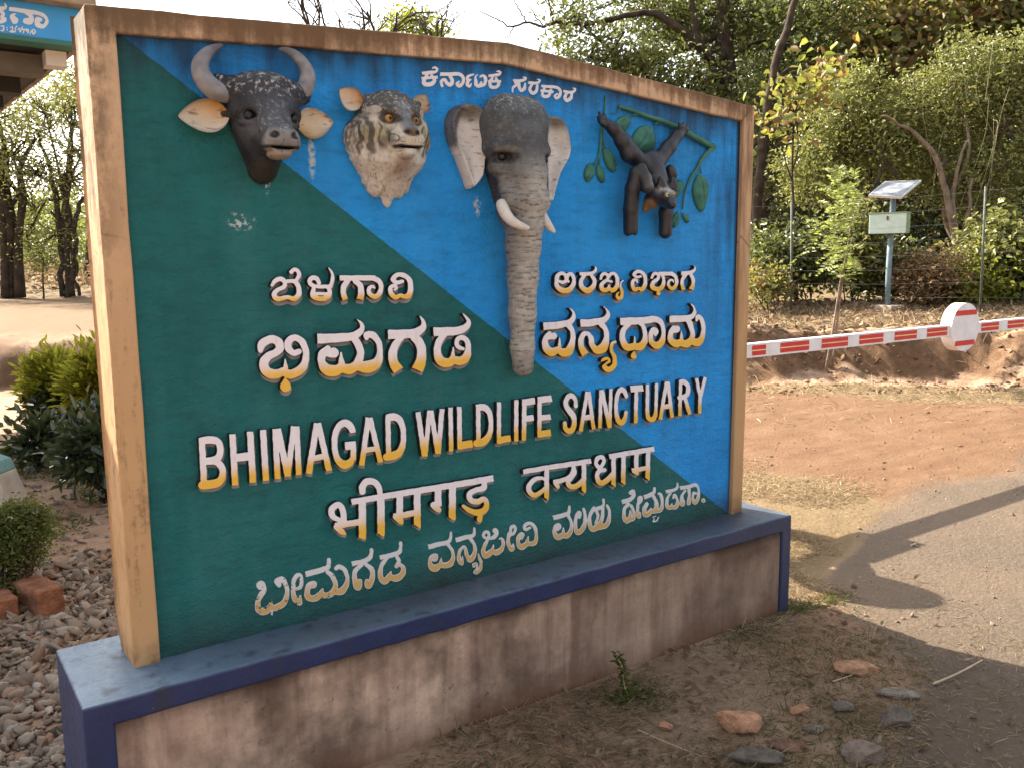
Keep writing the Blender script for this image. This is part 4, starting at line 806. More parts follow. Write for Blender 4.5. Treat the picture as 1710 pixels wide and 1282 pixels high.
s.add(limb(s, [(1109, 329, .15, .040), (1112, 331, .165, .037)], .01), .010); s.add(limb(s, [(1116, 337, .19, .026), (1121, 341, .215, .020), (1123, 343, .228, .015)], .006), .008)
for e_ in (1111, 1123): s.add(limb(s, [(e_, 323, .186, .011), (e_+3, 324, .19, .010)], .004), .006)
s.add(limb(s, [(1096, 326, .10, .036), (1088, 336, .09, .030), (1077, 350, .075, .012)]), .010)
for a, b, c in ((1104, 306, .150), (1124, 307, .145)):
    s.add(limb(s, [(a+1, b+12, c, .015), (a, b+3, c, .017), (a-.5, b-5, c, .012), (a-1, b-11, c, .004)], .004), .004); s.cut(s.ell(q3(a+3, b+1, c+.018), (.008, .010, .018)), .003)
s.cut(s.ell(q3(1052, 394, .055), (.018, .03, .012)), .006)
# hands
for fx, fy, tx, ty in ((1011, 205, 1000, 188), (1010, 207, 998, 196), (1009, 210, 999, 202), (1012, 203, 1008, 190), (1138, 217, 1134, 206), (1139, 217, 1141, 206), (1142, 219, 1148, 209), (1143, 222, 1151, 214)):
    s.add(limb(s, [(fx, fy, .05, .010), ((fx+tx)/2, (fy+ty)/2, .058, .0075), (tx, ty, .045, .005)], .004), .005)
s.cut(s.cone(q3(1114, 347, .205), q3(1124, 347, .240), .003, .003), .002)
hd = np.array(q3(1112, 326, .18)); br_ = np.array(q3(1084, 340, .10)); nk = np.array(q3(1100, 306, .15)); sn = np.array(q3(1122, 338, .205))
def c_bat(V):
    n = vnoise(V*np.array((1, 1, .3)), 60); c = lerp((.005, .0055, .008), (.024, .027, .038), n**1.5)
    f = np.exp(-((V-nk)**2).sum(1)/.034**2)*1.1+np.exp(-((V-np.array(q3(1118, 318, .19)))**2).sum(1)/.020**2); f = np.clip(f*(.4+vnoise(V, 130, 3)), 0, .9); f *= sst(V[:, 2], q3(1108, 338, .15)[2], q3(1108, 326, .15)[2]); c = c*(1-f[:, None])+np.array((.52, .49, .43))*f[:, None]
    for ex, ey, ew in ((1104, 302, .150), (1124, 303, .145)):
        em = sst(np.linalg.norm((V-np.array(q3(ex, ey, ew)))*np.array((1, .5, .8)), axis=1), .030, .020); c = c*(1-em[:, None])+np.array((.010, .009, .010))*em[:, None]
    b = np.clip(np.exp(-((V-br_)**2).sum(1)/.045**2)*1.3, 0, 1)*sst(V[:, 2], q3(1090, 334, .1)[2]+.01, q3(1090, 338, .1)[2]); c = c*(1-b[:, None])+lerp((.13, .075, .03), (.28, .17, .07), n)*b[:, None]
    m = np.clip(np.exp(-((V-sn)**2).sum(1)/.035**2)*1.2, 0, .9); return np.column_stack([c*(1-m[:, None])+np.array((.014, .013, .015))*m[:, None], np.full(len(V), .15)])
M_BAT = mat_sculpt('bat_paint', .36, (70, .5), .12, None, .5)
bat = s.build('hanging_bat', M_BAT, sign, c_bat)
for a, b, c in ((1113.5, 326, .199), (1124, 326, .192)): eye(bat, q3(a, b, c), .010, (.55, .45, .25))
M_LEAFP = mat_sculpt('painted_leaf', .6, (35, .3)); 
def c_leaf(V):
    n = vnoise(V, 45); return lerp((.022, .12, .085), (.055, .20, .14), n)
def tubes_px(name, parent, paths, mat, colfn):
    mb = MB()
    for pts in paths:
        P = spline(np.array([list(q3(a, b, c))+[r] for a, b, c, r in pts]), 4); mb.tube(P[:, :3], P[:, 3], 8)
    V = np.array(mb.V); return mesh(name, V, mb.F, mat, parent, True, None, colfn(V))
branch = tubes_px('branch', sign, [[(1033, 178, .008, .006), (1058, 186, .010, .008), (1085, 196, .012, .009), (1108, 203, .014, .010), (1140, 218, .016, .011), (1165, 232, .014, .012), (1190, 246, .012, .012)],
  [(1192, 244, .012, .014), (1186, 250, .011, .010), (1172, 266, .010, .008), (1164, 282, .010, .007), (1152, 300, .009, .006), (1143, 325, .008, .004), (1140, 350, .007, .003)],
  [(1012, 160, .004, .003), (1009, 190, .006, .004), (1005, 215, .008, .006), (1003, 240, .008, .006), (1000, 262, .008, .005), (992, 276, .007, .004)], [(1006, 235, .008, .003), (1011, 248, .007, .003)], [(1000, 262, .007, .003), (1001, 275, .007, .003)],
  [(1068, 190, .010, .004), (1056, 193, .010, .004)], [(1106, 200, .012, .004), (1093, 208, .010, .004)], [(1168, 276, .009, .003), (1171, 290, .008, .003)], [(1036, 180, .007, .003), (1028, 190, .005, .002), (1021, 189, .004, .001)]],
  M_LEAFP, lambda V: lerp((.03, .11, .075), (.07, .21, .14), vnoise(V, 60)))
leaves_px = [[(1057, 193), (1043, 193), (1032, 203), (1030, 210), (1041, 218), (1047, 220), (1055, 208)], [(1090, 209), (1075, 210), (1063, 222), (1058, 240), (1066, 250), (1082, 253), (1097, 246), (1098, 230)],
 [(1011, 247), (1022, 251), (1031, 266), (1033, 282), (1030, 287), (1020, 282), (1013, 266)], [(995, 271), (985, 275), (980, 290), (983, 303), (989, 302), (996, 290)], [(1001, 274), (1010, 281), (1014, 297), (1012, 306), (1004, 300), (1000, 288)],
 [(1147, 301), (1137, 301), (1129, 312), (1128, 327), (1133, 330), (1141, 322)], [(1170, 290), (1182, 297), (1187, 312), (1184, 335), (1177, 354), (1167, 344), (1161, 322), (1163, 305)], [(1138, 352), (1130, 360), (1126, 375), (1130, 381), (1137, 372)], [(1143, 355), (1152, 360), (1155, 369), (1152, 373), (1146, 366)]]
for pts in leaves_px:
    A_, B2 = np.array(w2(*pts[0], PANEL_Y-.02)), np.array(w2(*pts[len(pts)//2], PANEL_Y-.02)); e = (B2-A_)/np.linalg.norm(B2-A_)
    def lh(d, X, Z, A_=A_, e=e):
        u = (X-A_[0])*e[0]+(Z-A_[1])*e[1]; v = -(X-A_[0])*e[1]+(Z-A_[1])*e[0]; rib = np.exp(-(v/.004)**2)*.006; vein = np.maximum(0, np.cos((u-np.abs(v)*.8)*2*math.pi/.028))**6*.0018
        return .008+.018*np.clip(d/.03, 0, 1)**.6-rib*1.2+vein
    relief('leaf', branch, pts, .02, lh, M_LEAFP, c_leaf, .0042)
# ------------------------------------------------------------------ ground : one sheet
def camrd(x, y):
    dx, dy = x-CAM[0], y-CAM[1]; return dx*rgt[0]+dy*rgt[1], dx*fwd[0]+dy*fwd[1]
def rd2w(r, d): return np.array([CAM[0]+rgt[0]*r+fwd[0]*d, CAM[1]+rgt[1]*r+fwd[1]*d])
def n2(x, y, sc, seed=0): return vnoise(np.column_stack([np.ravel(x), np.ravel(y), np.zeros(np.size(x))]), sc, seed).reshape(np.shape(x))
def height(x, y):
    x = np.asarray(x, float); y = np.asarray(y, float); r, d = camrd(x, y)
    wob = (n2(x, y, .9)-.5)*.7+(n2(x, y, 2.6, 3)-.5)*.30
    db = 11.25-.33*np.clip(r-4.2, 0, 5)+wob*.8
    bank = .66*sst(d, db, db+.85)+.075*np.clip(d-db-.85, 0, 3.)+.02*np.clip(d-db-3.8, 0, 40)
    ramp = .72*sst(d, 10.5, 22.)+.012*np.clip(d-22, 0, 60)
    dl = 11.3+wob; lb = .62*sst(d, dl, dl+.8)+.1*sst(d, dl+1.5, 21.)+.012*np.clip(d-22, 0, 60)
    kr = sst(r, 1.6, 2.9); kl = sst(-r-.02*d, 4.5, 5.4)
    h = ramp*(1-kr)+bank*kr; h = h*(1-kl*(1-kr))+lb*kl*(1-kr)
    rough = .22+1.9*np.exp(-((d-db-.45)/.55)**2)*kr+1.4*np.exp(-((d-dl-.7)/.8)**2)*kl
    asp = asphalt(x, y)
    h = h+rough*((n2(x, y, 1.7, 5)-.5)*.07+(n2(x, y, 4.3, 6)-.5)*.07+(n2(x, y, 11., 8)-.5)*.034)*(1-asp*.93)
    h = h+sst(d, 24.6, 25.6)*(.42+.3*(n2(x, y, .8, 71)-.5))*sst(-r, -3, 0)
    sm = sst(np.hypot(np.maximum(np.abs(x-1.3)-1.5, 0), np.maximum(np.abs(y-.05)-.2, 0)), .6, .0)
    h = h*(1-sm*.6)
    return h
def asphalt(x, y):
    # asphalt lies to the right of a wavy edge that starts near the camera and runs back past the plinth's end
    y = np.asarray(y, float); e = np.interp(y, [-4, -1.6, -1.13, -1.02, -.86, -.5, 0, .22, .56, .7], [.6, 1.5, 1.95, 2.32, 2.66, 2.88, 3.30, 3.85, 4.5, 5.0])+(n2(x, y, 1.6, 9)-.5)*.30+(n2(x, y, 5., 19)-.5)*.14
    return sst(x-e, -.24, .30)*sst(y+(n2(x, y, 1.1, 29)-.5)*.5, .85, .35)
def dbank(r, wob=0.): return 11.25-.33*np.clip(r-4.2, 0, 5)+wob
def straw(x, y):
    r, d = camrd(x, y); nn = (n2(x, y, 1.4, 12)-.5)*.5
    a = sst(y+nn, -.40, -.1)*sst(y+nn, 2.0, 1.1)*sst(x, 2.1, 2.6)*sst(x+nn*2, 5.6, 4.6)*(1-asphalt(x, y)); k = np.clip((r-1.5)/3.5, .25, 1.); D_ = dbank(r); b = sst(d+nn, D_-1.9*k, D_-1.1*k)*sst(d, D_+.15, D_-.3)*.85*sst(r, 1, 2); c = sst(d, D_+.6, D_+1.2)*.9*sst(r, 1, 2)
    e = sst(d, 13, 15)*.25*sst(-r, 3, 5)+sst(d, 23, 25)*.6*sst(-r, -2, 0); f = sst(y, -.1, -.25)*sst(y, -1.4, -.6)*.35*sst(x, .9, 1.6)*(1-asphalt(x, y))
    return np.clip(np.maximum.reduce([a, b, c, e, f]), 0, 1)
def redroad(x, y):
    r, d = camrd(x, y); return sst(y+(n2(x, y, 1.6, 63)-.5)*.5, -.1, .55)*sst(d, dbank(r)+.2, dbank(r)-.5)*sst(r, .3, 1.6)
def palec(x, y):
    r, d = camrd(x, y); return sst(d, 9.5, 15.)*sst(-r, -.3, .5)
rr = np.concatenate([[.05], np.geomspace(.4, 2., 16)[:-1], np.sort(np.concatenate([np.geomspace(2., 26., 230), np.linspace(9.83, 13.3, 70)])), np.geomspace(28, 420, 34)]); 
a0 = math.atan2(fwd[1], fwd[0]); fine_ = np.linspace(-R(42), R(42), 330); coarse = np.linspace(R(42), 2*math.pi-R(42), 92)[1:-1]; aa = np.concatenate([fine_, coarse])+a0
RR, AA = np.meshgrid(rr, aa, indexing='ij'); GX, GY = CAM[0]+RR*np.cos(AA), CAM[1]+RR*np.sin(AA); GZ = height(GX, GY)
nr, na = RR.shape; ii = np.arange(nr-1)[:, None]*na; jj = np.arange(na)[None]; j2 = (jj+1) % na
Q = np.stack([ii+jj, ii+na+jj, ii+na+j2, ii+j2], -1).reshape(-1, 4)
def mat_ground():
    t = NT('earth', .95, .1); v = t.pos(); a = t.attr(); ch = t.n('SeparateColor'); t.L(a.outputs['Color'], ch.inputs[0]); As, Rd, St = ch.outputs[0], ch.outputs[1], ch.outputs[2]; Pl = a.outputs['Alpha']
    n1 = t.noise(v, 1.1, 5, .6); n2_ = t.noise(v, 7, 6, .65); n3 = t.noise(v, 45, 6, .7); n4 = t.noise(v, 260, 3, .7)
    soil = t.mix(t.ramp(n2_, (.3, 0.), (.7, 1.)), (.28, .18, .122), (.45, .325, .235)); soil = t.mix(t.ramp(n1, (.4, 0.), (.65, .7)), soil, (.30, .165, .10))
    red = t.mix(t.ramp(t.noise(t.scaled(v, (1, 1, 1)), 2.2, 6, .65), (.3, 0.), (.7, 1.)), (.145, .080, .044), (.195, .118, .072)); red = t.mix(t.ramp(t.noise(t.scaled(v, (.45, 2.6, 1)), 2.6, 6, .68), (.42, 0.), (.62, .55)), red, (.125, .066, .036)); red = t.mix(t.mapr(n3, .45, .75, 0., .5), red, (.115, .062, .036))
    pale = t.mix(n2_, (.145, .090, .050), (.195, .130, .078))
    straw_ = t.mix(t.ramp(n3, (.3, 0.), (.7, 1.)), (.12, .08, .042), (.225, .165, .095)); asp = t.mix(t.ramp(n4, (.35, 0.), (.65, 1.)), (.074, .057, .043), (.148, .113, .083))
    vo = t.voro(v, 95, 'F1', 'Color'); bw = t.n('RGBToBW'); t.L(vo, bw.inputs[0]); asp = t.mix(t.ramp(bw.outputs[0], (.66, 0.), (.8, .32)), asp, (.22, .18, .145)); asp = t.mix(t.ramp(n1, (.35, .0), (.7, .55)), asp, (.17, .12, .085))
    e = lambda m, n, wd=.16: t.ramp(t.math('ADD', m, t.math('MULTIPLY', t.math('SUBTRACT', n, .5), .9)), (.5-wd, 0.), (.5+wd, 1.))
    c = t.mix(e(Rd, n2_, .3), soil, red); c = t.mix(e(Pl, n2_, .3), c, pale); c = t.mix(e(As, t.math('ADD', t.math('MULTIPLY', n3, .55), t.math('MULTIPLY', n2_, .5)), .26), c, asp); c = t.mix(e(St, n3, .22), c, straw_)
    # cut banks show bare dark soil
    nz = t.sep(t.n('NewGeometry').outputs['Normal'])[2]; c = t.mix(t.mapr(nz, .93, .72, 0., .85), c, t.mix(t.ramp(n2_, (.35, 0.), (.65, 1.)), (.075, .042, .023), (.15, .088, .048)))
    c = t.mix(t.ramp(n4, (.45, 0.), (.8, .35)), c, t.mix(.5, c, (.02, .015, .01)))
    t.base(c); h = t.math('ADD', t.math('MULTIPLY', n4, .35), t.math('ADD', n3, t.math('MULTIPLY', n2_, 1.5))); t.bump(h, .8, .02); return t.m
M_GROUND = mat_ground()
gx, gy = GX.ravel(), GY.ravel()
gcol = np.column_stack([asphalt(gx, gy), redroad(gx, gy), straw(gx, gy), palec(gx, gy)])
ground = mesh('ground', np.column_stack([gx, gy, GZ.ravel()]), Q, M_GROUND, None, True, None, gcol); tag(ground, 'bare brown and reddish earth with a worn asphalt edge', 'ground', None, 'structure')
def gz(x, y): return float(height(np.array([x]), np.array([y]))[0])
def gpt(px, py):
    """where the sight line first meets the ground"""
    d = ray(px, py); t = .5; 
    while t < 200:
        p = CAM+d*t
        if p[2] < gz(p[0], p[1]): break
        t *= 1.01
    lo, hi = t/1.01, t
    for _ in range(20):
        m = (lo+hi)/2; p = CAM+d*m
        if p[2] < gz(p[0], p[1]): hi = m
        else: lo = m
    p = CAM+d*hi; p[2] = gz(p[0], p[1]); return p

# ------------------------------------------------------------------ foliage helpers
def mat_leaf(name, cols, trans=.45, rough=.5, spec=.4, tint=(.28, .32, .03)):
    t = NT(name, rough, spec); g = t.n('NewGeometry'); r = g.outputs['Random Per Island']
    stops = [(i/(len(cols)-1), c) for i, c in enumerate(cols)]; c = t.ramp(r, *stops)
    n = t.noise(g.outputs['Position'], .9, 4); c = t.mix(t.mapr(n, .38, .66, 0., .52), c, t.mix(.65, c, tuple(q*.12 for q in tint)))
    t.base(c); tr = t.n('BsdfTranslucent'); t.L(t.mix(.4, c, tint), tr.inputs[0])
    m = t.n('MixShader'); m.inputs[0].default_value = trans; t.L(t.p.outputs[0], m.inputs[1]); t.L(tr.outputs[0], m.inputs[2]); t.L(m.outputs[0], t.o.inputs[0]); return t.m
M_BARK = simple('bark', (.055, .042, .032), .9, .5, 6, .7, .1, 0., .02)
M_BARKL = simple('pale_bark', (.20, .15, .11), .9, .4, 9, .5, .1, 0., .01)
def leafmesh(P, D, L, W, fold=.25, curl=.15, six=None):
    """P points, D unit directions, L lengths, W widths -> quads (base, side, tip, side) folded"""
    n = len(P); D = D/np.linalg.norm(D, axis=1)[:, None]; rv = rng.normal(size=(n, 3)); sd_ = np.cross(D, rv); sd_ /= np.linalg.norm(sd_, axis=1)[:, None]+1e-9; nn = np.cross(D, sd_)
    nn *= np.sign(nn[:, 2]+1e-6)[:, None]; L = np.broadcast_to(L, (n,))[:, None]; W = np.broadcast_to(W, (n,))[:, None]
    if six is None: six = float(np.mean(L)) > .018 and n < 30000
    if six:      # pointed oval blade folded along its midrib
        q1, q2, tip = P+D*L*.28, P+D*L*.66-nn*L*curl*.35, P+D*L-nn*L*curl; wv = rng.uniform(-.12, .12, (n, 4, 1))
        V = np.stack([P, q1+sd_*W*.46+nn*W*(fold+wv[:, 0]), q2+sd_*W*.40+nn*W*(fold*.9+wv[:, 1]), tip, q2-sd_*W*.40+nn*W*(fold*.9+wv[:, 2]), q1-sd_*W*.46+nn*W*(fold+wv[:, 3])], 1).reshape(-1, 3); k = np.arange(n)[:, None]*6
        return V, np.vstack([np.hstack([k, k+1, k+2, k+3]), np.hstack([k, k+3, k+4, k+5])])
    mid = P+D*L*.45; a = mid+sd_*W*.5+nn*W*fold; b = mid-sd_*W*.5+nn*W*fold; tip = P+D*L-nn*L*curl
    V = np.stack([P, a, tip, b], 1).reshape(-1, 3); k = np.arange(n)[:, None]*4
    return V, np.hstack([k, k+1, k+2, k+3])
def crown_points(lobes, nclump, per, spread, hollow=.55):
    """clump centres spread through the lobes, leaves scattered round each"""
    vol = np.array([l[3]*l[4]*l[5] for l in lobes])**.7; pick = rng.choice(len(lobes), nclump, p=vol/vol.sum()); C_ = []
    for i in pick:
        u = rng.normal(size=3); u /= np.linalg.norm(u); q = hollow+(1-hollow)*rng.random()**.6; q *= rng.choice([1, 1, 1, .6, 1.12]); C_.append(np.array(lobes[i][:3])+u*q*np.array(lobes[i][3:6]))
    C_ = np.array(C_); sc = rng.uniform(.5, 1.4, nclump)*spread; k = rng.integers(int(per*.4), int(per*1.6), nclump)
    P = np.repeat(C_, k, 0)+rng.normal(size=(k.sum(), 3))*np.repeat(sc, k)[:, None]*np.array((1, 1, .75)); return C_, P
def leaves(name, P, L, W, mat, parent, upb=-.2, jit=.35, **k):
    n = len(P); D = rng.normal(size=(n, 3)); D[:, 2] = D[:, 2]*.6+upb
    V, Fq = leafmesh(P, D, L*rng.uniform(1-jit, 1+jit, n), W*rng.uniform(1-jit, 1+jit, n), **k); return mesh(name, V, Fq, mat, parent)
def limbs(mb, root, top, r0, r1, targets, rl, wig=.12, n=7, from_=.35):
    """trunk from root to top, limbs to the targets, all tapered and a bit crooked"""
    root, top = np.array(root), np.array(top); k = 7; L = np.linalg.norm(top-root); P = np.array([root+(top-root)*t+(rng.normal(size=3)*wig*L*.12*math.sin(math.pi*t)) for t in np.linspace(0, 1, k)])
    P = spline(P, 3); rad = np.linspace(r0, r1, len(P)); rad[:3] *= np.array([1.35, 1.15, 1.05]); mb.tube(P, rad, n)
    for tg in targets:
        tg = np.array(tg); i = int(np.clip(len(P)*(from_+(1-from_)*rng.random()*.8), 1, len(P)-2)); a = P[i]; m_ = (a+tg)/2+rng.normal(size=3)*np.linalg.norm(tg-a)*wig; m_[2] += np.linalg.norm(tg-a)*.06
        q = spline([a, a*.6+m_*.4+rng.normal(size=3)*.02*L, m_, m_*.4+tg*.6+rng.normal(size=3)*wig*.4, tg], 3); mb.tube(q, np.linspace(min(rl, rad[i]*.7), rl*.22, len(q)), 5)
    return P
def tree(name, label, cat, base, top, r0, lobes, nclump, per, spread, L, W, mat, group=None, twigs=.35, r1=None, rl=.05, bark=None, hollow=.55, upb=-.2, wig=.12, from_=.35):
    r0, spread, L, W, rl = r0*KD, spread*KD, L*KD, W*KD, rl*KD; r1 = r1 and r1*KD; t = thing(name, label, cat, tuple(base), group); C_, P = crown_points(lobes, nclump, per, spread, hollow)
    mb = MB(); tg = [l[:3] for l in lobes]; TP = limbs(mb, base, top, r0, r1 or r0*.35, tg, rl, wig, from_=from_)
    for c in C_[rng.random(len(C_)) < twigs]:
        l = min(lobes, key=lambda q: (q[0]-c[0])**2+(q[1]-c[1])**2+(q[2]-c[2])**2); a = np.array(l[:3])*.75+np.array(base)*0+.25*TP[-1]; a = np.array(l[:3]) if rng.random() < .7 else a
        q = spline([a, (a+c)/2+rng.normal(size=3)*.12*np.linalg.norm(c-a), c], 3); mb.tube(q, np.linspace(rl*.3, rl*.08, len(q)), 4, cap=False)
    mb.build('trunk', bark or M_BARK, t, True); leaves('crown', P, L, W, mat, t, upb); return t
KD = 1.
def lobe(px, py, dep, rpx, rpy=None, rdep=None):
    dep = dep*KD; q = atd(px, py, dep); s_ = dep/F_PX; return (*q, rpx*s_, (rdep or rpx*s_*.8) if True else 0, (rpy or rpx)*s_)
GREEN = mat_leaf('leaf_mid', [(.045, .066, .016), (.10, .125, .03), (.16, .165, .045), (.07, .095, .024)], .38, .4, .5, (.20, .23, .05))
LIGHT = mat_leaf('leaf_light', [(.09, .115, .03), (.19, .20, .055), (.31, .30, .10), (.125, .145, .04)], .38, .42, .45, (.26, .27, .06))
BIGL = mat_leaf('leaf_big', [(.16, .19, .05), (.28, .27, .06), (.26, .09, .05), (.20, .22, .08), (.30, .31, .16)], .45, .4, .5)
DARK = mat_leaf('leaf_dark', [(.035, .046, .016), (.075, .088, .03), (.12, .13, .048), (.055, .068, .024)], .32, .4, .5, (.14, .16, .04))
YELG = mat_leaf('leaf_yellow_green', [(.22, .25, .03), (.32, .31, .05), (.17, .20, .03)], .5)
MIXR = mat_leaf('leaf_reddish', [(.11, .13, .04), (.20, .20, .07), (.26, .09, .045), (.14, .16, .045), (.22, .14, .075), (.27, .28, .13), (.30, .17, .10)], .45)
DRY = mat_leaf('leaf_dry', [(.20, .13, .07), (.33, .22, .12), (.14, .09, .05), (.26, .19, .10)], .25, .8, .1, (.34, .24, .13))
SAP = mat_leaf('leaf_sapling', [(.13, .18, .05), (.24, .28, .09), (.30, .31, .13)], .5)
# ------------------------------------------------------------------ trees to the right of the sign
def base_at(px, dep, py=505):
    q = atd(px, py, dep*KD); return (q[0], q[1], gz(q[0], q[1])-.05)
def A_(px, py, dep): return atd(px, py, dep*KD)
KD = 1.32
G_R = 'trees at the forest edge on the right'
tree('forest_tree', 'tall dark trunked tree reaching bare limbs to the left above the sign peak', 'tree', base_at(1216, 17.5), tuple(A_(1214, -70, 17.5)), .21,
     [lobe(985, 95, 17, 60, 60), lobe(1060, 130, 17, 75, 55), lobe(1140, 160, 17, 80, 60), lobe(960, 30, 17.3, 45, 30), lobe(1130, 30, 18.5, 110, 50), lobe(1235, 30, 18, 70, 60), lobe(1190, 230, 18, 70, 70)], 350, 48, .24, .105, .052, GREEN, G_R, .3, .13, .075)
mb = MB()      # its big crooked limbs
big = bpy.data.objects['forest_tree']
for pts in ([(1212, 150, 17.5, .11), (1195, 120, 17.3, .10), (1165, 75, 17.1, .09), (1130, 45, 17, .075), (1085, 22, 17, .06), (1040, 28, 17, .05), (985, 40, 17, .045), (930, 38, 17, .036), (905, 45, 17, .025)],
            [(1165, 75, 17.1, .07), (1160, 40, 17.2, .06), (1155, 0, 17.2, .05), (1150, -60, 17.2, .03)], [(1213, 110, 17.5, .06), (1245, 80, 17.6, .045), (1290, 62, 17.7, .03)], [(1195, 120, 17.3, .05), (1180, 90, 17.0, .04), (1172, 62, 16.9, .03)],
            [(905, 45, 17, .025), (880, 38, 17, .02), (850, 45, 17, .016), (835, 35, 17, .012), (800, 18, 17, .008)], [(880, 38, 17, .014), (866, 15, 17, .011), (852, -10, 17, .007)], [(860, 42, 17, .012), (850, 60, 17, .009), (842, 62, 17, .007), (835, 52, 17, .005)], [(925, 40, 17, .02), (918, 10, 17, .016), (905, -20, 17, .01)], [(905, 42, 17, .014), (893, 25, 17, .01), (880, 8, 17, .006), (862, 0, 17, .004)], [(835, 35, 17, .007), (822, 42, 17, .005), (806, 30, 17, .003), (790, 16, 17, .002)], [(893, 25, 17, .007), (880, 24, 17, .005), (868, 22, 17, .003)]):
    P = spline([list(A_(a, b, c)) for a, b, c, r in pts], 5); rr_ = KD*spline([[r, 0, 0] for *_, r in pts], 5)[:, 0] if len(pts) > 2 else None; P += rng.normal(size=P.shape)*.012; mb.tube(P, rr_, 6)
mb.build('limb', M_BARK, big, True)
tree('forest_tree', 'leaning dark trunk just right of the tall tree with small pointed leaves', 'tree', base_at(1262, 16), tuple(A_(1325, -60, 17)), .12,
     [lobe(1290, 180, 16.5, 60, 80), lobe(1330, 90, 17, 70, 70), lobe(1270, 290, 16, 40, 80), lobe(1380, 20, 17, 90, 60)], 130, 50, .30, .10, .05, GREEN, G_R, .3, .07, .05)
tree('forest_tree', 'tall tree with reddish brown young leaves along the top edge', 'tree', base_at(1500, 18), tuple(A_(1500, -40, 18)), .14,
     [lobe(1470, 40, 17.5, 85, 60), lobe(1560, 30, 17.5, 90, 60), lobe(1440, 110, 17, 60, 60), lobe(1640, 10, 18, 80, 60)], 150, 40, .34, .17, .10, MIXR, G_R, .3, .07, .05)
KD = 1.13
tree('forest_tree', 'pale green bushy tree in the middle of the forest wall with fine leaves', 'tree', base_at(1440, 15.6), tuple(A_(1450, 180, 15.6)), .07,
     [lobe(1410, 190, 15.5, 70, 70), lobe(1480, 240, 15.3, 75, 70), lobe(1360, 280, 15.5, 60, 60), lobe(1530, 180, 15.6, 60, 60)], 260, 66, .18, .075, .036, LIGHT, G_R, .4, .04, .04)
tree('forest_tree', 'bushy tree with reddish forked stems draped in pale hanging vines', 'tree', base_at(1600, 15.2), tuple(A_(1575, 250, 15.2)), .09,
     [lobe(1610, 150, 15.4, 90, 70), lobe(1680, 210, 15.2, 80, 80), lobe(1560, 280, 15.3, 60, 60), lobe(1650, 320, 15, 70, 60), lobe(1700, 110, 15.5, 70, 60)], 290, 62, .19, .078, .036, LIGHT, G_R, .5, .05, .05, M_BARKL)
KD = 1.32
tree('forest_tree', 'dark crowned tree at the right edge of the picture', 'tree', base_at(1730, 19), tuple(A_(1720, -60, 19)), .18,
     [lobe(1700, 40, 18.5, 90, 70), lobe(1780, 100, 18, 110, 90), lobe(1620, 80, 19, 60, 60), lobe(1800, 250, 17, 110, 110)], 150, 55, .36, .12, .06, DARK, G_R, .3, .1, .06)
tree('forest_tree', 'dark leafy tree filling the gap beside the sign right edge', 'tree', base_at(1330, 18.5), tuple(A_(1330, 150, 18.5)), .10,
     [lobe(1300, 330, 17.5, 70, 90), lobe(1370, 380, 17.5, 70, 80), lobe(1450, 350, 17.5, 80, 80), lobe(1290, 220, 18.5, 60, 60), lobe(1400, 130, 19, 90, 90), lobe(1500, 120, 19, 90, 80)], 210, 60, .36, .11, .055, DARK, G_R, .3, .06, .05)
tree('forest_tree', 'dark leafy tree behind the solar post', 'tree', base_at(1540, 18.5), tuple(A_(1540, 200, 18.5)), .12,
     [lobe(1530, 380, 17.4, 80, 80), lobe(1610, 410, 17.4, 80, 70), lobe(1690, 390, 17.5, 90, 90), lobe(1620, 230, 18.4, 90, 90), lobe(1760, 350, 17.5, 90, 90)], 190, 60, .36, .11, .055, DARK, G_R, .3, .06, .05)
KD = 1.
tree('sapling', 'sapling with big yellow green and red leaves beside the sign top right corner', 'tree', base_at(1330, 14.8), tuple(A_(1325, 170, 14.8)), .035,
     [lobe(1320, 185, 14.8, 34, 34), lobe(1350, 150, 14.8, 30, 30), lobe(1300, 215, 14.8, 25, 20), lobe(1385, 110, 15, 40, 30)], 40, 9, .22, .16, .10, BIGL, None, .9, .012, .015)
KD = 1.
for nm_, dp_, paths in ((4, 16.3, ([(1608, 505, .075), (1601, 430, .065), (1583, 335, .055), (1562, 265, .045), (1520, 218, .03), (1470, 192, .018)], [(1614, 505, .06), (1605, 430, .05), (1592, 365, .042), (1597, 290, .03), (1612, 235, .018)], [(1598, 420, .04), (1616, 360, .03), (1622, 300, .02)])),
                        (1, 20.2, ([(1258, 480, .10), (1266, 340, .09), (1280, 190, .08), (1300, 95, .07), (1328, 0, .055), (1340, -50, .04)], [(1284, 160, .05), (1310, 120, .035), (1352, 112, .022)], [(1270, 300, .04), (1300, 245, .03), (1340, 225, .018)])),
                        (3, 16.6, ([(1432, 505, .05), (1440, 400, .045), (1452, 330, .035), (1480, 270, .022)], [(1440, 400, .03), (1415, 330, .022), (1395, 280, .014)], [(1500, 300, .03), (1470, 262, .022), (1430, 240, .014)]))):
    tr_ = bpy.data.objects['forest_tree.%03d' % nm_]; mb = MB()
    for pts in paths:
        P = spline([list(A_(a, b, dp_)) for a, b, r in pts], 5); P += rng.normal(size=P.shape)*.015; mb.tube(P, spline([[r, 0, 0] for *_, r in pts], 5)[:, 0]*dp_/14.8, 7)
    mb.build('limb', M_BARKL if nm_ == 4 else M_BARK, tr_, True)
mb = MB(); VINE = simple('vine_stem', (.16, .15, .07), .7, .3, 20, 0)
for _ in range(12):
    x0, y0 = rng.uniform(1560, 1720), rng.uniform(60, 220); x1, y1 = x0+rng.uniform(-70, 15), y0+rng.uniform(60, 220); q = [A_(x0, y0, 15.7), A_((x0+x1)/2+rng.normal()*14, (y0+y1)/2-20+rng.normal()*20, 15.5), A_(x1, y1, 15.6)]; P = spline(q, 7); mb.tube(P, .004, 4, cap=False)
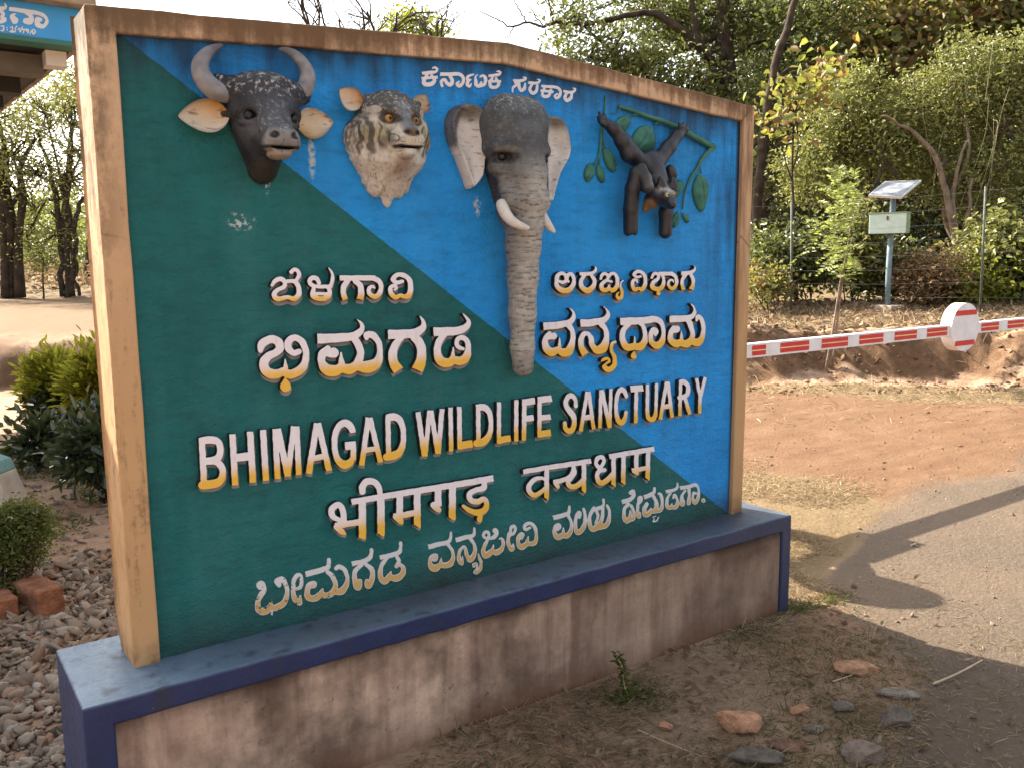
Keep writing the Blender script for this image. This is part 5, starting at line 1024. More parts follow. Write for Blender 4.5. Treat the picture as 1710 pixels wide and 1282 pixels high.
mb.build('vine', VINE, bpy.data.objects['forest_tree.004'])
# understory
G_U = 'shrubs along the wire fence'
def shrub(label, px, py, dep, rx, ry, n, per, L, W, mat, base_py=508, cat='shrub', group=G_U, name='shrub', spread=.16, stems=6, hollow=.35, upb=-.1, bark=None):
    c = atd(px, py, dep); b = base_at(px, dep, base_py); t = thing(name, label, cat, b, group); lb = [lobe(px, py, dep, rx, ry), lobe(px-rx*.4, py+ry*.35, dep*.995, rx*.7, ry*.7), lobe(px+rx*.45, py+ry*.25, dep*1.005, rx*.7, ry*.7)]
    C_, P = crown_points(lb, n, per, spread, hollow); P = P[P[:, 2] > np.array([height(P[:, 0], P[:, 1])]).ravel()+.01]
    mb = MB()
    for q in C_[rng.choice(len(C_), min(stems, len(C_)), False)]:
        a = np.array(b)+np.array([*rng.normal(size=2)*.05, 0]); mm = (a+q)/2+rng.normal(size=3)*.06; s_ = spline([a, mm, q], 4); mb.tube(s_, np.linspace(.014, .004, len(s_)), 5, cap=False)
    mb.build('stem', bark or M_BARK, t, True); leaves('foliage', P, L, W, mat, t, upb); return t
shrub('low green shrub at the sign right edge with yellow leaf tips', 1290, 430, 14.6, 45, 55, 60, 40, .10, .05, GREEN)
shrub('shrub behind the thin left fence post', 1350, 420, 14.8, 50, 60, 70, 40, .10, .05, DARK)
shrub('bright feathery shrub behind the leaning sapling', 1420, 400, 14.6, 50, 70, 80, 42, .10, .045, LIGHT)
shrub('mid green shrub below the battery box', 1480, 440, 14.8, 50, 50, 70, 40, .10, .05, GREEN)
shrub('tangle of dry brown brush right of the solar post', 1555, 462, 14.0, 62, 36, 90, 46, .09, .03, DRY, group=None, stems=30, bark=M_BARKL, cat='brush', name='dry_brush')
shrub('large bright leaved shrub near the right picture edge', 1675, 420, 14.4, 60, 55, 100, 44, .13, .06, LIGHT)
shrub('low bright shrub at the foot of the right fence post', 1630, 470, 14.0, 45, 36, 60, 40, .10, .05, YELG)
shrub('shrub cut by the right picture edge', 1740, 440, 14.2, 60, 70, 90, 44, .11, .055, GREEN)
shrub('small shrub with orange tinged leaves beside the left fence post', 1280, 470, 13.8, 36, 26, 34, 30, .08, .04, MIXR)
# far forest belt : nobody could count it
def belt(name, cols, d0, d1, hts, n, L, mat, dens=46, label=''):
    P = []
    for _ in range(n):
        px = rng.uniform(*cols); d = rng.uniform(d0, d1); hmax = hts(px); py = rng.uniform(hmax, 505); q = atd(px, py, d); P.append(q+rng.normal(size=(dens, 3))*np.array((.7, .7, .5)))
    P = np.vstack(P); P = P[P[:, 2] > 0]; return leaves(name, P, L, L*.5, mat, None, -.1)
o = belt('far_forest', (1230, 2100), 27, 35, lambda px: 40 if px < 1290 else -60, 1700, .34, DARK); tag(o, 'dark mass of forest behind the trees on the right', 'forest', None, 'stuff')
FAR = mat_leaf('leaf_far', [(.10, .13, .04), (.17, .20, .06), (.23, .24, .09)], .45)
o = belt('far_woodland', (-500, 420), 44, 62, lambda px: 330+30*math.sin(px*.05), 950, .34, FAR); tag(o, 'hazy light green woodland beyond the dirt road on the left', 'woodland', None, 'stuff')
o = belt('far_undergrowth', (240, 1240), 36, 50, lambda px: 400, 260, .34, GREEN); tag(o, 'undergrowth beyond the road behind the sign', 'undergrowth', None, 'stuff')
o = belt('dry_undergrowth', (-300, 260), 25.5, 29, lambda px: 478, 90, .22, DRY, 40); tag(o, 'dry brown undergrowth on the low bank beyond the dirt road', 'undergrowth', None, 'stuff')
# ------------------------------------------------------------------ trees on the left
G_L = 'trees beyond the dirt road on the left'
tree('roadside_tree', 'thick dark forked trunk at the left picture edge', 'tree', base_at(18, 24.5, 500), tuple(A_(2, 250, 24.5)), .13, [lobe(-40, 200, 24, 90, 60), lobe(20, 260, 24.5, 55, 60), lobe(60, 350, 25, 40, 50), lobe(-80, 330, 24, 80, 80)], 130, 50, .36, .10, .05, LIGHT, G_L, .5, .2, .10)
mb = MB(); lt = bpy.data.objects['roadside_tree']
for pts in ([(34, 497, 24.4, .15), (30, 420, 24.4, .12), (33, 375, 24.4, .10), (38, 330, 24.4, .11), (34, 280, 24.5, .07), (60, 230, 24.5, .04)], [(10, 497, 24.4, .14), (7, 400, 24.4, .11), (2, 320, 24.4, .09), (10, 260, 24.4, .06), (-10, 180, 24.4, .06)]):
    P = spline([list(A_(a, b, c)) for a, b, c, r in pts], 4); mb.tube(P, spline([[r, 0, 0] for *_, r in pts], 4)[:, 0], 7)
mb.build('limb', M_BARK, lt, True)
t2 = tree('roadside_tree', 'spreading thin crowned tree on the left with clustered dark stems', 'tree', base_at(113, 24, 497), tuple(A_(108, 290, 24)), .08, [lobe(75, 190, 24, 55, 45), lobe(120, 180, 24, 45, 45), lobe(60, 290, 24, 55, 45), lobe(120, 300, 24, 50, 60), lobe(95, 390, 24, 50, 50), lobe(40, 400, 25, 40, 40), lobe(140, 250, 24, 50, 50)], 190, 34, .34, .09, .045, LIGHT, G_L, .8, .09, .07, hollow=.3)
mb = MB()
for pts in ([(104, 496, 24, .09), (103, 420, 24, .075), (95, 340, 24, .08), (80, 270, 24.1, .05), (60, 215, 24.1, .03)], [(123, 496, 24, .085), (122, 420, 24, .07), (128, 360, 24, .07), (140, 330, 24, .045)], [(113, 420, 24, .09), (112, 330, 24, .07), (118, 250, 24, .045), (125, 180, 24, .02)], [(118, 400, 24, .07), (100, 370, 24, .05), (85, 350, 24, .03)], [(131, 495, 24, .05), (126, 440, 24, .04), (130, 400, 24, .03)]):
    P = spline([list(A_(a, b, c)) for a, b, c, r in pts], 4); P += rng.normal(size=P.shape)*.03; mb.tube(P, spline([[r, 0, 0] for *_, r in pts], 4)[:, 0], 6)
mb.build('limb', M_BARK, t2, True)
tree('roadside_tree', 'rusty leaved tree top showing between the roof and the sign', 'tree', base_at(150, 30, 490), tuple(A_(150, 170, 30)), .16, [lobe(95, 165, 30, 50, 35), lobe(130, 145, 30, 35, 30), lobe(35, 205, 30, 40, 30)], 70, 24, .4, .14, .08, MIXR, G_L, .8, .06, .05)
tree('sapling', 'slender sapling between the left roadside trees', 'tree', base_at(72, 24, 500), tuple(A_(72, 430, 24)), .03, [lobe(72, 430, 24, 18, 25)], 14, 14, .15, .10, .05, GREEN, None, .5)
# ------------------------------------------------------------------ trees behind the sign : bare ones and a yellow green crown
def bare(label, base, top, r0, forks, seedlen, group):
    t = thing('bare_tree', label, 'tree', tuple(base), group); mb = MB()
    def grow(p, d, r, L, depth):
        k = 5; P = [p]; 
        for i in range(k): d = d+rng.normal(size=3)*.17; d /= np.linalg.norm(d); p = p+d*L/k; P.append(p)
        P = np.array(P); mb.tube(P, np.linspace(r, r*.6, len(P)), 5 if r > .03 else 4, cap=False)
        if depth == 0: return
        for j in range(rng.integers(2, 4)):
            i = rng.integers(2, k+1); dd = d+rng.normal(size=3)*np.array((.65, .65, .45)); dd[2] += .25; dd /= np.linalg.norm(dd); grow(P[i], dd, r*.55, L*rng.uniform(.5, .8), depth-1)
    base, top = np.array(base), np.array(top); d = (top-base); L = np.linalg.norm(d); mb.tube([base, (base+top)/2+rng.normal(size=3)*.1, top], [r0, r0*.8, r0*.6], 7)
    for j in range(forks):
        dd = d/L+rng.normal(size=3)*np.array((.35, .35, .15)); dd /= np.linalg.norm(dd); grow(top-d*rng.uniform(0, .15), dd, r0*.45, seedlen, 3)
    mb.build('trunk', M_BARK, t, True); return t
G_B = 'bare trees behind the sign'
bare('leafless tree above the bison head', base_at(528, 30), A_(530, 90, 30), .13, 4, 1.7, G_B)
bare('leafless tree left of the yellow green crown', base_at(580, 31), A_(582, 90, 31), .12, 4, 1.7, G_B)
bare('leafless tree just behind the yellow green crown', base_at(640, 29), A_(635, 80, 29), .12, 5, 1.6, G_B)
bare('leafless tree with thin twigs right of the yellow green crown', base_at(735, 32), A_(728, 80, 32), .10, 4, 1.3, G_B)
bare('leafless leaning tree above the bison left horn', base_at(500, 33), A_(485, 75, 33), .08, 2, 1.2, G_B)
tree('leafy_tree', 'yellow green tree top rising behind the frame left of the peak', 'tree', base_at(680, 34), tuple(A_(680, 70, 34)), .14, [lobe(665, 42, 34, 34, 22), lobe(700, 38, 34, 36, 20), lobe(640, 62, 34, 26, 16), lobe(730, 62, 34, 26, 16), lobe(685, 95, 34, 60, 30)], 90, 26, .3, .17, .09, YELG, None, .6, .07, .05)
# ------------------------------------------------------------------ wire fence
M_STEEL = simple('galvanised', (.12, .12, .115), .6, .25, 10, .1, .3, .3); M_POST = simple('fence_post', (.10, .105, .095), .8, .35, 14, .3)
fence = thing('wire_fence', 'wire fence of thin grey posts and strands along the forest edge', 'fence', base_at(1322, 13.6))
ends = []
for px, py0, py1, dep in ((1100, 340, 500, 13.9), (1322, 338, 497, 13.6), (1646, 312, 505, 12.6), (1960, 280, 520, 11.6)):
    b = base_at(px-8 if px == 1646 else px, dep); top = A_(px, py0, dep); m = MB(); m.tube([b, top], .017, 8); m.build('post', M_POST, fence, True); ends.append((np.array(b), top))
m = MB()
for (b0, t0), (b1, t1) in zip(ends[:-1], ends[1:]):
    for f in np.linspace(.06, .97, 9):
        a, c = b0+(t0-b0)*f, b1+(t1-b1)*f; mid = (a+c)/2-np.array([0, 0, .02]); m.tube([a, mid, c], .0017, 4, cap=False)
m.build('wire', M_STEEL, fence)
# ------------------------------------------------------------------ solar powered post
dS = 13.2
bS = gpt(1482, 516); dS = float((bS-CAM)@fwd)
sol = thing('solar_post', 'blue grey post carrying a tilted solar panel and a pale green box', 'solar post', tuple(bS))
M_BLUEP = simple('weathered_blue_paint', (.16, .22, .25), .6, .3, 14, .2); M_GBOX = simple('pale_green_enamel', (.42, .52, .46), .5, .12, 6, .1); M_GBOX2 = simple('mid_green_enamel', (.20, .27, .15), .55, .2, 6, .1); M_RUST = simple('rust', (.16, .075, .035), .9, .4, 20, .4); M_CONC = simple('concrete', (.36, .29, .22), .9, .25, 10, .5)
m = MB(); m.tube([bS+[0, 0, -.05], atd(1484, 450, dS), atd(1492, 328, dS)], [.042, .042, .040], 10); m.build('pole', M_BLUEP, sol, True)
sB = dS/F_PX
m = MB(); m.box(bS+np.array([0, 0, -.03]), (.18, .18, .09)); m.build('footing', M_CONC, sol, bevel=.015)
def orient(c, ux, uz, hx, hy, hz, mb, m_=0):
    ux = np.array(ux, float); ux /= np.linalg.norm(ux); uz = np.array(uz, float); uz -= ux*(uz@ux); uz /= np.linalg.norm(uz); uy = np.cross(uz, ux); return mb.box(c, (hx, hy, hz), np.column_stack([ux, uy, uz]), m_)
# box : long face towards the camera's left, end face green
c = atd(1485, 374, dS-.08); ux = rgt*.80+fwd*-.60; m = MB(); orient(c, ux, up, 27*sB*1.06, .11, 16*sB, m); bx = m.build('battery_box', M_GBOX, sol, bevel=.006)
m = MB(); orient(c+up*(16*sB+.008), ux, up, 27*sB*1.06+.015, .122, .010, m); m.build('lid', M_GBOX2, bx, bevel=.003)
m = MB(); orient(c-np.cross(up, ux)/np.linalg.norm(ux)*.117+up*.08+ux*.0, ux, up, .013, .006, .03, m); m.build('latch', M_RUST, bx)
m = MB(); e_ = np.array(ux)/np.linalg.norm(ux); orient(c+e_*(27*sB*1.06+.004), ux, up, .004, .105, 15*sB, m); m.build('end_plate', M_GBOX2, bx)
def mat_pv():
    t = NT('solar_cells', .12, .6); v = t.obj(); x, y, z = t.sep(v); br = t.n('TexBrick'); t.L(t.scaled(t.n('TexCoord').outputs['UV'], (1, 1, 1)), br.inputs[0]); 
    t.base((.42, .44, .47)); t.rough(.18); return t.m
pc = [atd(*q) for q in ((1450, 326, dS-.15), (1506, 329, dS-.35), (1539, 301, dS+.25), (1478, 303, dS+.5))]
nrm = np.cross(pc[1]-pc[0], pc[3]-pc[0]); nrm /= np.linalg.norm(nrm); nrm *= 1 if nrm[2] > 0 else -1
m = MB(); V = pc+[p-nrm*.035 for p in pc]; m.add(V, [(0, 1, 2, 3), (7, 6, 5, 4), (0, 4, 5, 1), (1, 5, 6, 2), (2, 6, 7, 3), (3, 7, 4, 0)]); M_ALU = simple('aluminium', (.62, .62, .62), .35, .08, 8, .05, .5, .7)
sp_ = m.build('solar_panel', M_ALU, sol)
M_CELL = simple('solar_cell', (.15, .17, .20), .35, .1, 3, 0, .5); m = MB(); NX, NY = 4, 9
for i in range(NX):
    for j in range(NY):
        g = .03; u0, u1, v0, v1 = (i+g)/NX, (i+1-g)/NX, (j+g*2)/NY, (j+1-g*2)/NY; f = lambda u, v: pc[0]*(1-u)*(1-v)+pc[1]*u*(1-v)+pc[2]*u*v+pc[3]*(1-u)*v
        q = [f(.03+.94*a, .03+.94*b)+nrm*.004 for a, b in ((u0, v0), (u1, v0), (u1, v1), (u0, v1))]; m.add(q, [(0, 1, 2, 3)])
m.build('solar_cells', M_CELL, sp_)
m = MB(); m.box(atd(1492, 327, dS), (.07, .05, .02)); m.tube([atd(1492, 330, dS), (pc[0]+pc[2])/2-nrm*.04], .02, 6); m.build('bracket', M_RUST, sol)
# ------------------------------------------------------------------ boom barrier
BY = 1.4
bar = thing('boom_barrier', 'white boom barrier with red stripes and a round white disc, lowered across the road', 'barrier', (3.35, BY, gz(3.35, BY)))
M_WHITE = simple('white_enamel', (.70, .68, .69), .45, .14, 7, .12); M_RED = simple('red_paint', (.55, .035, .03), .45, .15, 16, .05); M_CREAM = simple('cream_line', (.70, .62, .35), .5, .1, 9, 0)
a0_, a1_ = ony(1250, 585.5, BY), ony(1710, 539, BY); dr = (a1_-a0_)/np.linalg.norm(a1_-a0_); zt0, zb0 = ony(1250, 574, BY)[2], ony(1250, 597, BY)[2]; hh = (zt0-zb0)/2
st = a0_-dr*(a0_[0]-2.95); en = a1_+dr*2.2; boom_c = (st+en)/2
m = MB(); orient(boom_c, dr, up, np.linalg.norm(en-st)/2, .03, hh, m, 0)
X0 = [ony(p, 585, BY)[0] for p in (1272, 1345, 1411, 1470, 1525, 1576, 1664, 1706)]; X1 = [ony(p, 585, BY)[0] for p in (1296, 1366, 1429, 1488, 1540, 1632, 1677, 1735)]
blocks = [(1250, 1273), (1297, 1345), (1366, 1410), (1429, 1469), (1488, 1525), (1542, 1576), (1633, 1662), (1677, 1704), (1720, 1746)]
def bx_(p): return ony(p, 585.5-(p-1250)*.101, BY)[0]
for p0, p1 in blocks:
    xa, xb_ = bx_(p0), bx_(p1)
    for f0, f1, k in ((.14, .46, 1), (.54, .86, 1), (.455, .545, 2)):
        z_ = lambda x, f: a0_[2]+(x-a0_[0])/dr[0]*dr[2]-hh+2*hh*f
        y_ = BY-.03-(.0025 if k == 1 else .002); m.add([(xa, y_, z_(xa, f0)), (xb_, y_, z_(xb_, f0)), (xb_, y_, z_(xb_, f1)), (xa, y_, z_(xa, f1))], [(0, 1, 2, 3)], k)
m.build('boom', [M_WHITE, M_RED, M_CREAM], bar)
dc = ony(1603, 546, BY); rx = (ony(1628, 546, BY)[0]-ony(1582, 546, BY)[0])/2; rz = (ony(1603, 508, BY)[2]-ony(1603, 587, BY)[2])/2; rD = (rx+rz)/2
def disc(c, rx, rz, y0, y1, mb, m_=0, n=40):
    V = [(c[0]+rx*math.cos(2*math.pi*i/n), y, c[2]+rz*math.sin(2*math.pi*i/n)) for y in (y0, y1) for i in range(n)]
    mb.add(V, [tuple(range(n)), tuple(range(2*n-1, n-1, -1))]+[(i, n+i, n+(i+1) % n, (i+1) % n) for i in range(n)], m_)
m = MB(); disc(dc, rx, rz, BY-.05, BY+.05, m)
for f in (.60, -.66):
    hw = rx*math.sqrt(1-f*f)*.97; za = dc[2]+f*rz; m.add([(dc[0]-hw, BY-.0525, za-.022), (dc[0]+hw, BY-.0525, za-.022), (dc[0]+hw*.93, BY-.0525, za+.022), (dc[0]-hw*.93, BY-.0525, za+.022)], [(0, 1, 2, 3)], 1)
m.build('warning_disc', [M_WHITE, M_RED], bar)
px_ = 3.42; zbm = a0_[2]+(px_-a0_[0])*dr[2]/dr[0]
m = MB(); m.box((px_, BY+.02, (zbm-.2)/2+.0), (.09, .08, zbm/2+.02)); m.build('pivot_post', M_WHITE, bar, bevel=.01)
m = MB(); m.box((px_+.06, BY, zbm+.02), (.26, .05, .11)); m.build('pivot_bracket', M_RED, bar, bevel=.01)
m = MB(); orient(np.array((3.06, BY, zbm+.15)), np.array((-.5, 0, .30)), (.3, 0, .5), .36, .035, .055, m); m.build('counterweight_arm', M_WHITE, bar, bevel=.006)
m = MB(); disc((2.78, BY, 1.30), .215, .215, BY-.05, BY+.05, m); m.box((2.86, BY, zbm+.05), (.12, .05, .10)); m.build('counterweight', M_RED, bar)
# ------------------------------------------------------------------ leaning sapling in front of the bank
b = gpt(1388, 620); dp = float((b-CAM)@fwd)
sap = thing('leaning_sapling', 'leaning slender sapling with twin tan stems in front of the cut bank', 'sapling', tuple(b)); m = MB()
for pts in ([(1379, 618, .020), (1392, 545, .018), (1402, 480, .015), (1414, 420, .012), (1422, 370, .008), (1432, 320, .004)], [(1390, 612, .016), (1398, 540, .014), (1406, 475, .012), (1413, 432, .008), (1424, 395, .004)], [(1386, 615, .012), (1390, 560, .010), (1399, 500, .008), (1405, 455, .005)]):
    P = spline([list(atd(x, y, dp)) for x, y, r in pts], 4); m.tube(P, spline([[r, 0, 0] for *_, r in pts], 4)[:, 0], 6)
m.build('stem', M_BARKL, sap, True)
PP, DD = [], []
for _ in range(70):     # compound leaves
    px, py = rng.choice([(1405, 330), (1440, 345), (1430, 300), (1395, 390), (1450, 400), (1420, 430), (1400, 450), (1415, 330)])+rng.normal(size=2)*22; px = min(px, 1434-rng.random()*20); o_ = atd(px, py, dp+rng.normal()*.25); d = rgt*(rng.normal() if px < 1415 else -abs(rng.normal()))+up*(.2+rng.normal()*.3)+fwd*rng.normal()*.6; d /= np.linalg.norm(d); s_ = np.cross(d, up); s_ /= np.linalg.norm(s_)
    for k in range(9):
        q = o_+d*.032*k-up*.004*k*k*.6
        for g in (-1, 1): PP.append(q); DD.append(d*.5+s_*g+up*.15)
PP, DD = np.array(PP), np.array(DD); V, Fq = leafmesh(PP, DD+rng.normal(size=DD.shape)*.1, .085, .026, .1, .1); mesh('foliage', V, Fq, SAP, sap)
# ------------------------------------------------------------------ entrance gate roof, upper left
GYp = 2.6
def g2(px, py): return ony(px, py, GYp)
M_GBLUE = simple('gate_blue', (.035, .26, .60), .5, .10, 5, .08); M_SOFF = simple('dark_soffit', (.02, .02, .018), .8, .3, 6, .2); M_BEAM = simple('grey_beam', (.10, .09, .075), .8, .2, 8, .2); M_TRIM = simple('green_trim', (.03, .13, .11), .6, .15, 8, .1); M_COPE = simple('weathered_coping', (.22, .18, .13), .9, .4, 7, .4)
gate = thing('entrance_gate', 'entrance gate roof with a blue name fascia and dark underside at the upper left', 'gate', (-3.2, 2.6, 0))
xR = g2(150, 75)[0]; zb, zt_ = g2(125, 73)[2], g2(127, 15)[2]; xL = -6.5
m = MB(); m.box(((xL+xR)/2, GYp+.06, (zb+zt_)/2), ((xR-xL)/2, .06, (zt_-zb)/2)); fas = m.build('fascia', M_GBLUE, gate, bevel=.004)
m = MB(); m.box(((xL+xR)/2, GYp+.05, zb-.008), ((xR-xL)/2, .065, .012)); m.build('trim', M_TRIM, fas)
m = MB(); m.box(((xL+xR)/2, GYp+.05, zt_+.05), ((xR-xL)/2+.03, .14, .05)); m.build('coping', M_COPE, gate, bevel=.01)
slope = .055; D_ = 8.6
xE = g2(120, 80)[0]
m = MB(); V = [(xL, GYp+.12, zb-.02), (xE, GYp+.12, zb-.02), (xE, GYp+D_, zb-.02+slope*D_), (xL, GYp+D_, zb-.02+slope*D_)]; V = V+[(x, y, z+.10) for x, y, z in V]
m.add(V, [(3, 2, 1, 0), (4, 5, 6, 7), (0, 1, 5, 4), (1, 2, 6, 5), (2, 3, 7, 6), (3, 0, 4, 7)]); m.build('roof', M_SOFF, gate)
for k, yy in enumerate(np.arange(.22, D_, .95)):
    z = zb-.03+slope*yy; m = MB(); m.box(((xL+xE)/2-.04, GYp+.12+yy, z-.055), ((xE-xL)/2-.06, .07, .05)); m.build('rafter', M_BEAM if k == 0 else M_SOFF, gate)
m = MB(); m.box((xE-.055, GYp+.20, zb-.055), (.05, .06, .04)); m.build('lit_beam_end', simple('lit_beam_pale', (.5, .49, .46), .8, .12, 8, .1), gate)  # pale block stands for the lit end of the first beam
m = MB(); V = [(xE+.004, GYp+.12, zb-.03), (xE+.03, GYp+.12, zb-.03), (xE+.03, GYp+D_, zb-.03+slope*D_), (xE+.004, GYp+D_, zb-.03+slope*D_)]; V = V+[(x, y, z+.15) for x, y, z in V]; m.add(V, [(3, 2, 1, 0), (4, 5, 6, 7), (0, 1, 5, 4), (1, 2, 6, 5), (2, 3, 7, 6), (3, 0, 4, 7)]); m.build('edge_board', M_COPE, gate)
for x, y in ((-2.9, 3.2), (-2.9, 10.4), (-6.2, 3.2), (-6.2, 10.4)):
    m = MB(); m.box((x, y, (zb-.1+slope*(y-GYp))/2-.1), (.14, .14, (zb-.1+slope*(y-GYp))/2+.1)); m.build('pillar', M_WHITE, gate, bevel=.01)
cG = (0, 0, 6.407); g_t = [['b',(97,97,40),(250,118,46),(420,148,42),(490,190,34),(500,240,36),(460,285,44),(402,262,56),(400,212,54),(432,214,40)], [(170,148,12),(130,175,44),(158,222,76)], [(262,138,14),(328,175,40),(325,228,72),(275,225,60)],
       ['b',(-40,85,44),(20,95,44),(55,85,36),(62,60,20),(48,35,6)], [(0,120,40),(40,150,30),(20,185,40),(50,215,46),(5,235,40)]]
painted(cG, g_t, GYp-.003, (0, .3), 'white painted Kannada lettering on the gate fascia', fas, top=(.52, .56, .62))
g_s = [[(10,280,14),(38,285,14),(35,330,14),(12,330,14)], [(75,298,14),(78,300,14)], [(75,322,14),(78,324,14)], [(110,300,14),(135,290,14),(130,330,14),(105,340,14),(160,342,14),(165,305,14),(180,285,12)], [(190,320,14),(210,305,14),(215,345,16),(235,300,14),(240,285,10)], [(240,318,14),(300,320,14)], [(255,325,14),(250,352,14)], [(280,325,14),(300,355,14),(305,325,14)], [(320,365,14),(340,330,14),(355,365,16),(378,345,14),(360,318,12),(340,325,10)]]
painted(cG, g_s, GYp-.003, (0, .3), 'smaller worn line of Kannada below the gate name', fas, top=(.50, .54, .60))
# ------------------------------------------------------------------ left foreground
b = gpt(8, 838); dB = float((b-CAM)@fwd); sB = dB/F_PX
bol = thing('marker_post', 'white tapered concrete marker post with a teal cap at the left edge', 'marker post', tuple(b))
cx_, cy_ = b[0]-rgt[0]*.06, b[1]-rgt[1]*.06; cw = np.column_stack([rgt, fwd, up])
def frustum(mb, c, h0, h1, w0, w1, m_=0):
    V = [np.array(c)+rgt*i*w+fwd*j*w+up*h for h, w in ((h0, w0), (h1, w1)) for i, j in ((-1, -1), (1, -1), (1, 1), (-1, 1))]; mb.add(V, [(3, 2, 1, 0), (4, 5, 6, 7), (0, 1, 5, 4), (1, 2, 6, 5), (2, 3, 7, 6), (3, 0, 4, 7)], m_)
M_PALE = simple('limewash', (.52, .47, .40), .9, .2, 9, .4); M_TEAL = simple('teal_paint', (.16, .33, .33), .6, .2, 9, .2)
m = MB(); frustum(m, (cx_, cy_, b[2]-.05), 0, .27, .16, .10); m.build('shaft', M_PALE, bol, bevel=.008)
m = MB(); frustum(m, (cx_, cy_, b[2]-.05), .272, .345, .101, .085); frustum(m, (cx_, cy_, b[2]-.05), .347, .39, .085, .03); m.build('cap', M_TEAL, bol, bevel=.006)
CROT = mat_leaf('croton_top', [(.16, .19, .02), (.30, .30, .03), (.42, .38, .04), (.24, .25, .03)], .5, .35); CROT_SHADE = mat_leaf('shaded_glossy_leaf', [(.018, .035, .022), (.03, .055, .035), (.05, .075, .035), (.025, .05, .04)], .15, .22, .7)  # glossy leaf: the roof's shade is put into its dark colour
def garden(label, px, py, bpx, bpy_, rx, ry, n, per, L, W, mat, low=None, group='ornamental shrubs by the path'):
    b = gpt(bpx, bpy_); dep = float((b-CAM)@fwd); t = thing('garden_shrub', label, 'shrub', tuple(b), group); lb = [lobe(px, py, dep, rx, ry), lobe(px, py+ry*.4, dep, rx*.9, ry*.7)]
    C_, P = crown_points(lb, n, per, .06, .5); mb = MB()
    for q in C_[rng.choice(len(C_), min(14, len(C_)), False)]:
        s_ = spline([b+np.array([*rng.normal(size=2)*.02, 0]), (b+q)/2+rng.normal(size=3)*.04, q], 4); mb.tube(s_, np.linspace(.010, .003, len(s_)), 5, cap=False)
    mb.build('stem', M_BARK, t, True); cs = np.repeat(np.array(lb[0][:3])[None], len(P), 0); D = (P-cs)/np.linalg.norm(P-cs, axis=1)[:, None]+rng.normal(size=P.shape)*.45+np.array((0, 0, .5)); 
    V, Fq = leafmesh(P, D, L*rng.uniform(.7, 1.3, len(P)), W*rng.uniform(.7, 1.3, len(P)), .18, .12); mesh('foliage', V, Fq, mat, t)
    if low:
        C2, P2 = crown_points([lobe(low[0], low[1], dep*.99, low[2], low[3])], int(n*.7), per, .07, .4); P2 = P2[P2[:, 2] > b[2]+.03]; V, Fq = leafmesh(P2, rng.normal(size=P2.shape)*np.array((1, 1, .5)), L*rng.uniform(.7, 1.3, len(P2)), W*1.5*rng.uniform(.7, 1.3, len(P2)), .15, .15); mesh('shaded_lower_foliage', V, Fq, CROT_SHADE, t)  # lower leaves carry the shade in their dark colour
garden('round yellow green shrub standing by the dirt path', 92, 628, 92, 722, 46, 46, 60, 46, .085, .030, CROT, (95, 680, 40, 30))
garden('bright yellow shrub half hidden by the sign frame', 165, 640, 170, 745, 45, 55, 60, 46, .09, .032, CROT, (165, 700, 50, 30))
garden('shade-darkened glossy leaved shrub in front of the round shrub', 62, 730, 60, 782, 36, 38, 34, 16, .085, .042, CROT_SHADE)
garden('shade-darkened blue green shrub at the foot of the sign frame', 160, 740, 172, 835, 58, 70, 60, 16, .095, .048, CROT_SHADE)
# low plant with tiny leaves over brick edging
b = gpt(25, 1010); dep = float((b-CAM)@fwd); pl = thing('trailing_plant', 'bushy fine leaved plant with tiny pale flowers spilling over the edging stone', 'plant', tuple(b))
C_, P = crown_points([lobe(20, 900, dep+.12, 56, 62), lobe(-20, 920, dep+.1, 60, 70), lobe(22, 985, dep-.02, 22, 45), lobe(45, 870, dep+.15, 35, 30)], 330, 50, .030, .25); P = P[P[:, 2] > b[2]]
LAN = mat_leaf('tiny_leaf', [(.06, .09, .02), (.10, .135, .035), (.14, .17, .05)], .35); leaves('foliage', P, .020, .009, LAN, pl, .1)
mb = MB()
for q in C_[::5]: s_ = spline([b+np.array([*rng.normal(size=2)*.03, .0]), (b+q)/2+rng.normal(size=3)*.03, q], 3); mb.tube(s_, np.linspace(.005, .002, len(s_)), 4, cap=False)
mb.build('stem', M_BARK, pl); FL = mat_leaf('petal', [(.50, .42, .55), (.66, .62, .68), (.55, .50, .62)], .2); fp = C_[rng.choice(len(C_), 46, False)]+rng.normal(size=(46, 3))*.02-fwd*.03; fp = np.repeat(fp, 7, 0)+rng.normal(size=(322, 3))*.005; leaves('flower', fp, .009, .007, FL, pl, .3)['kind'] = 'stuff'
M_LAT = simple('laterite', (.24, .115, .07), .95, .4, 16, .8, .1, 0., .012)
def block(px, py, dx, dy, h, label, rot, grow=1.):
    b = gpt(px, py); m = MB(); c_, s_ = math.cos(rot), math.sin(rot); m.box((b[0], b[1], b[2]+h/2-.02), (dx, dy, h/2+.02), [[c_, -s_, 0], [s_, c_, 0], [0, 0, 1]]); 
    me = m.build('edging_stone', M_LAT, None, bevel=.012, seg=3); tag(me, label, 'edging stone', 'laterite edging stones by the gravel')
    sb = me.modifiers.new('sub', 'SUBSURF'); sb.subdivision_type = 'SIMPLE'; sb.levels = sb.render_levels = 4
    tx = bpy.data.textures.new('rough', 'CLOUDS'); tx.noise_scale = .05; dm = me.modifiers.new('disp', 'DISPLACE'); dm.texture = tx; dm.strength = .012; dm.texture_coords = 'GLOBAL'
    b2 = np.array(me.matrix_world.translation); return me
block(66, 1018, .062, .13, .135, 'reddish laterite edging stone right of the fine leaved plant', R(18))
block(2, 1030, .055, .09, .11, 'reddish laterite edging stone left of the plant, at the picture edge', R(10))
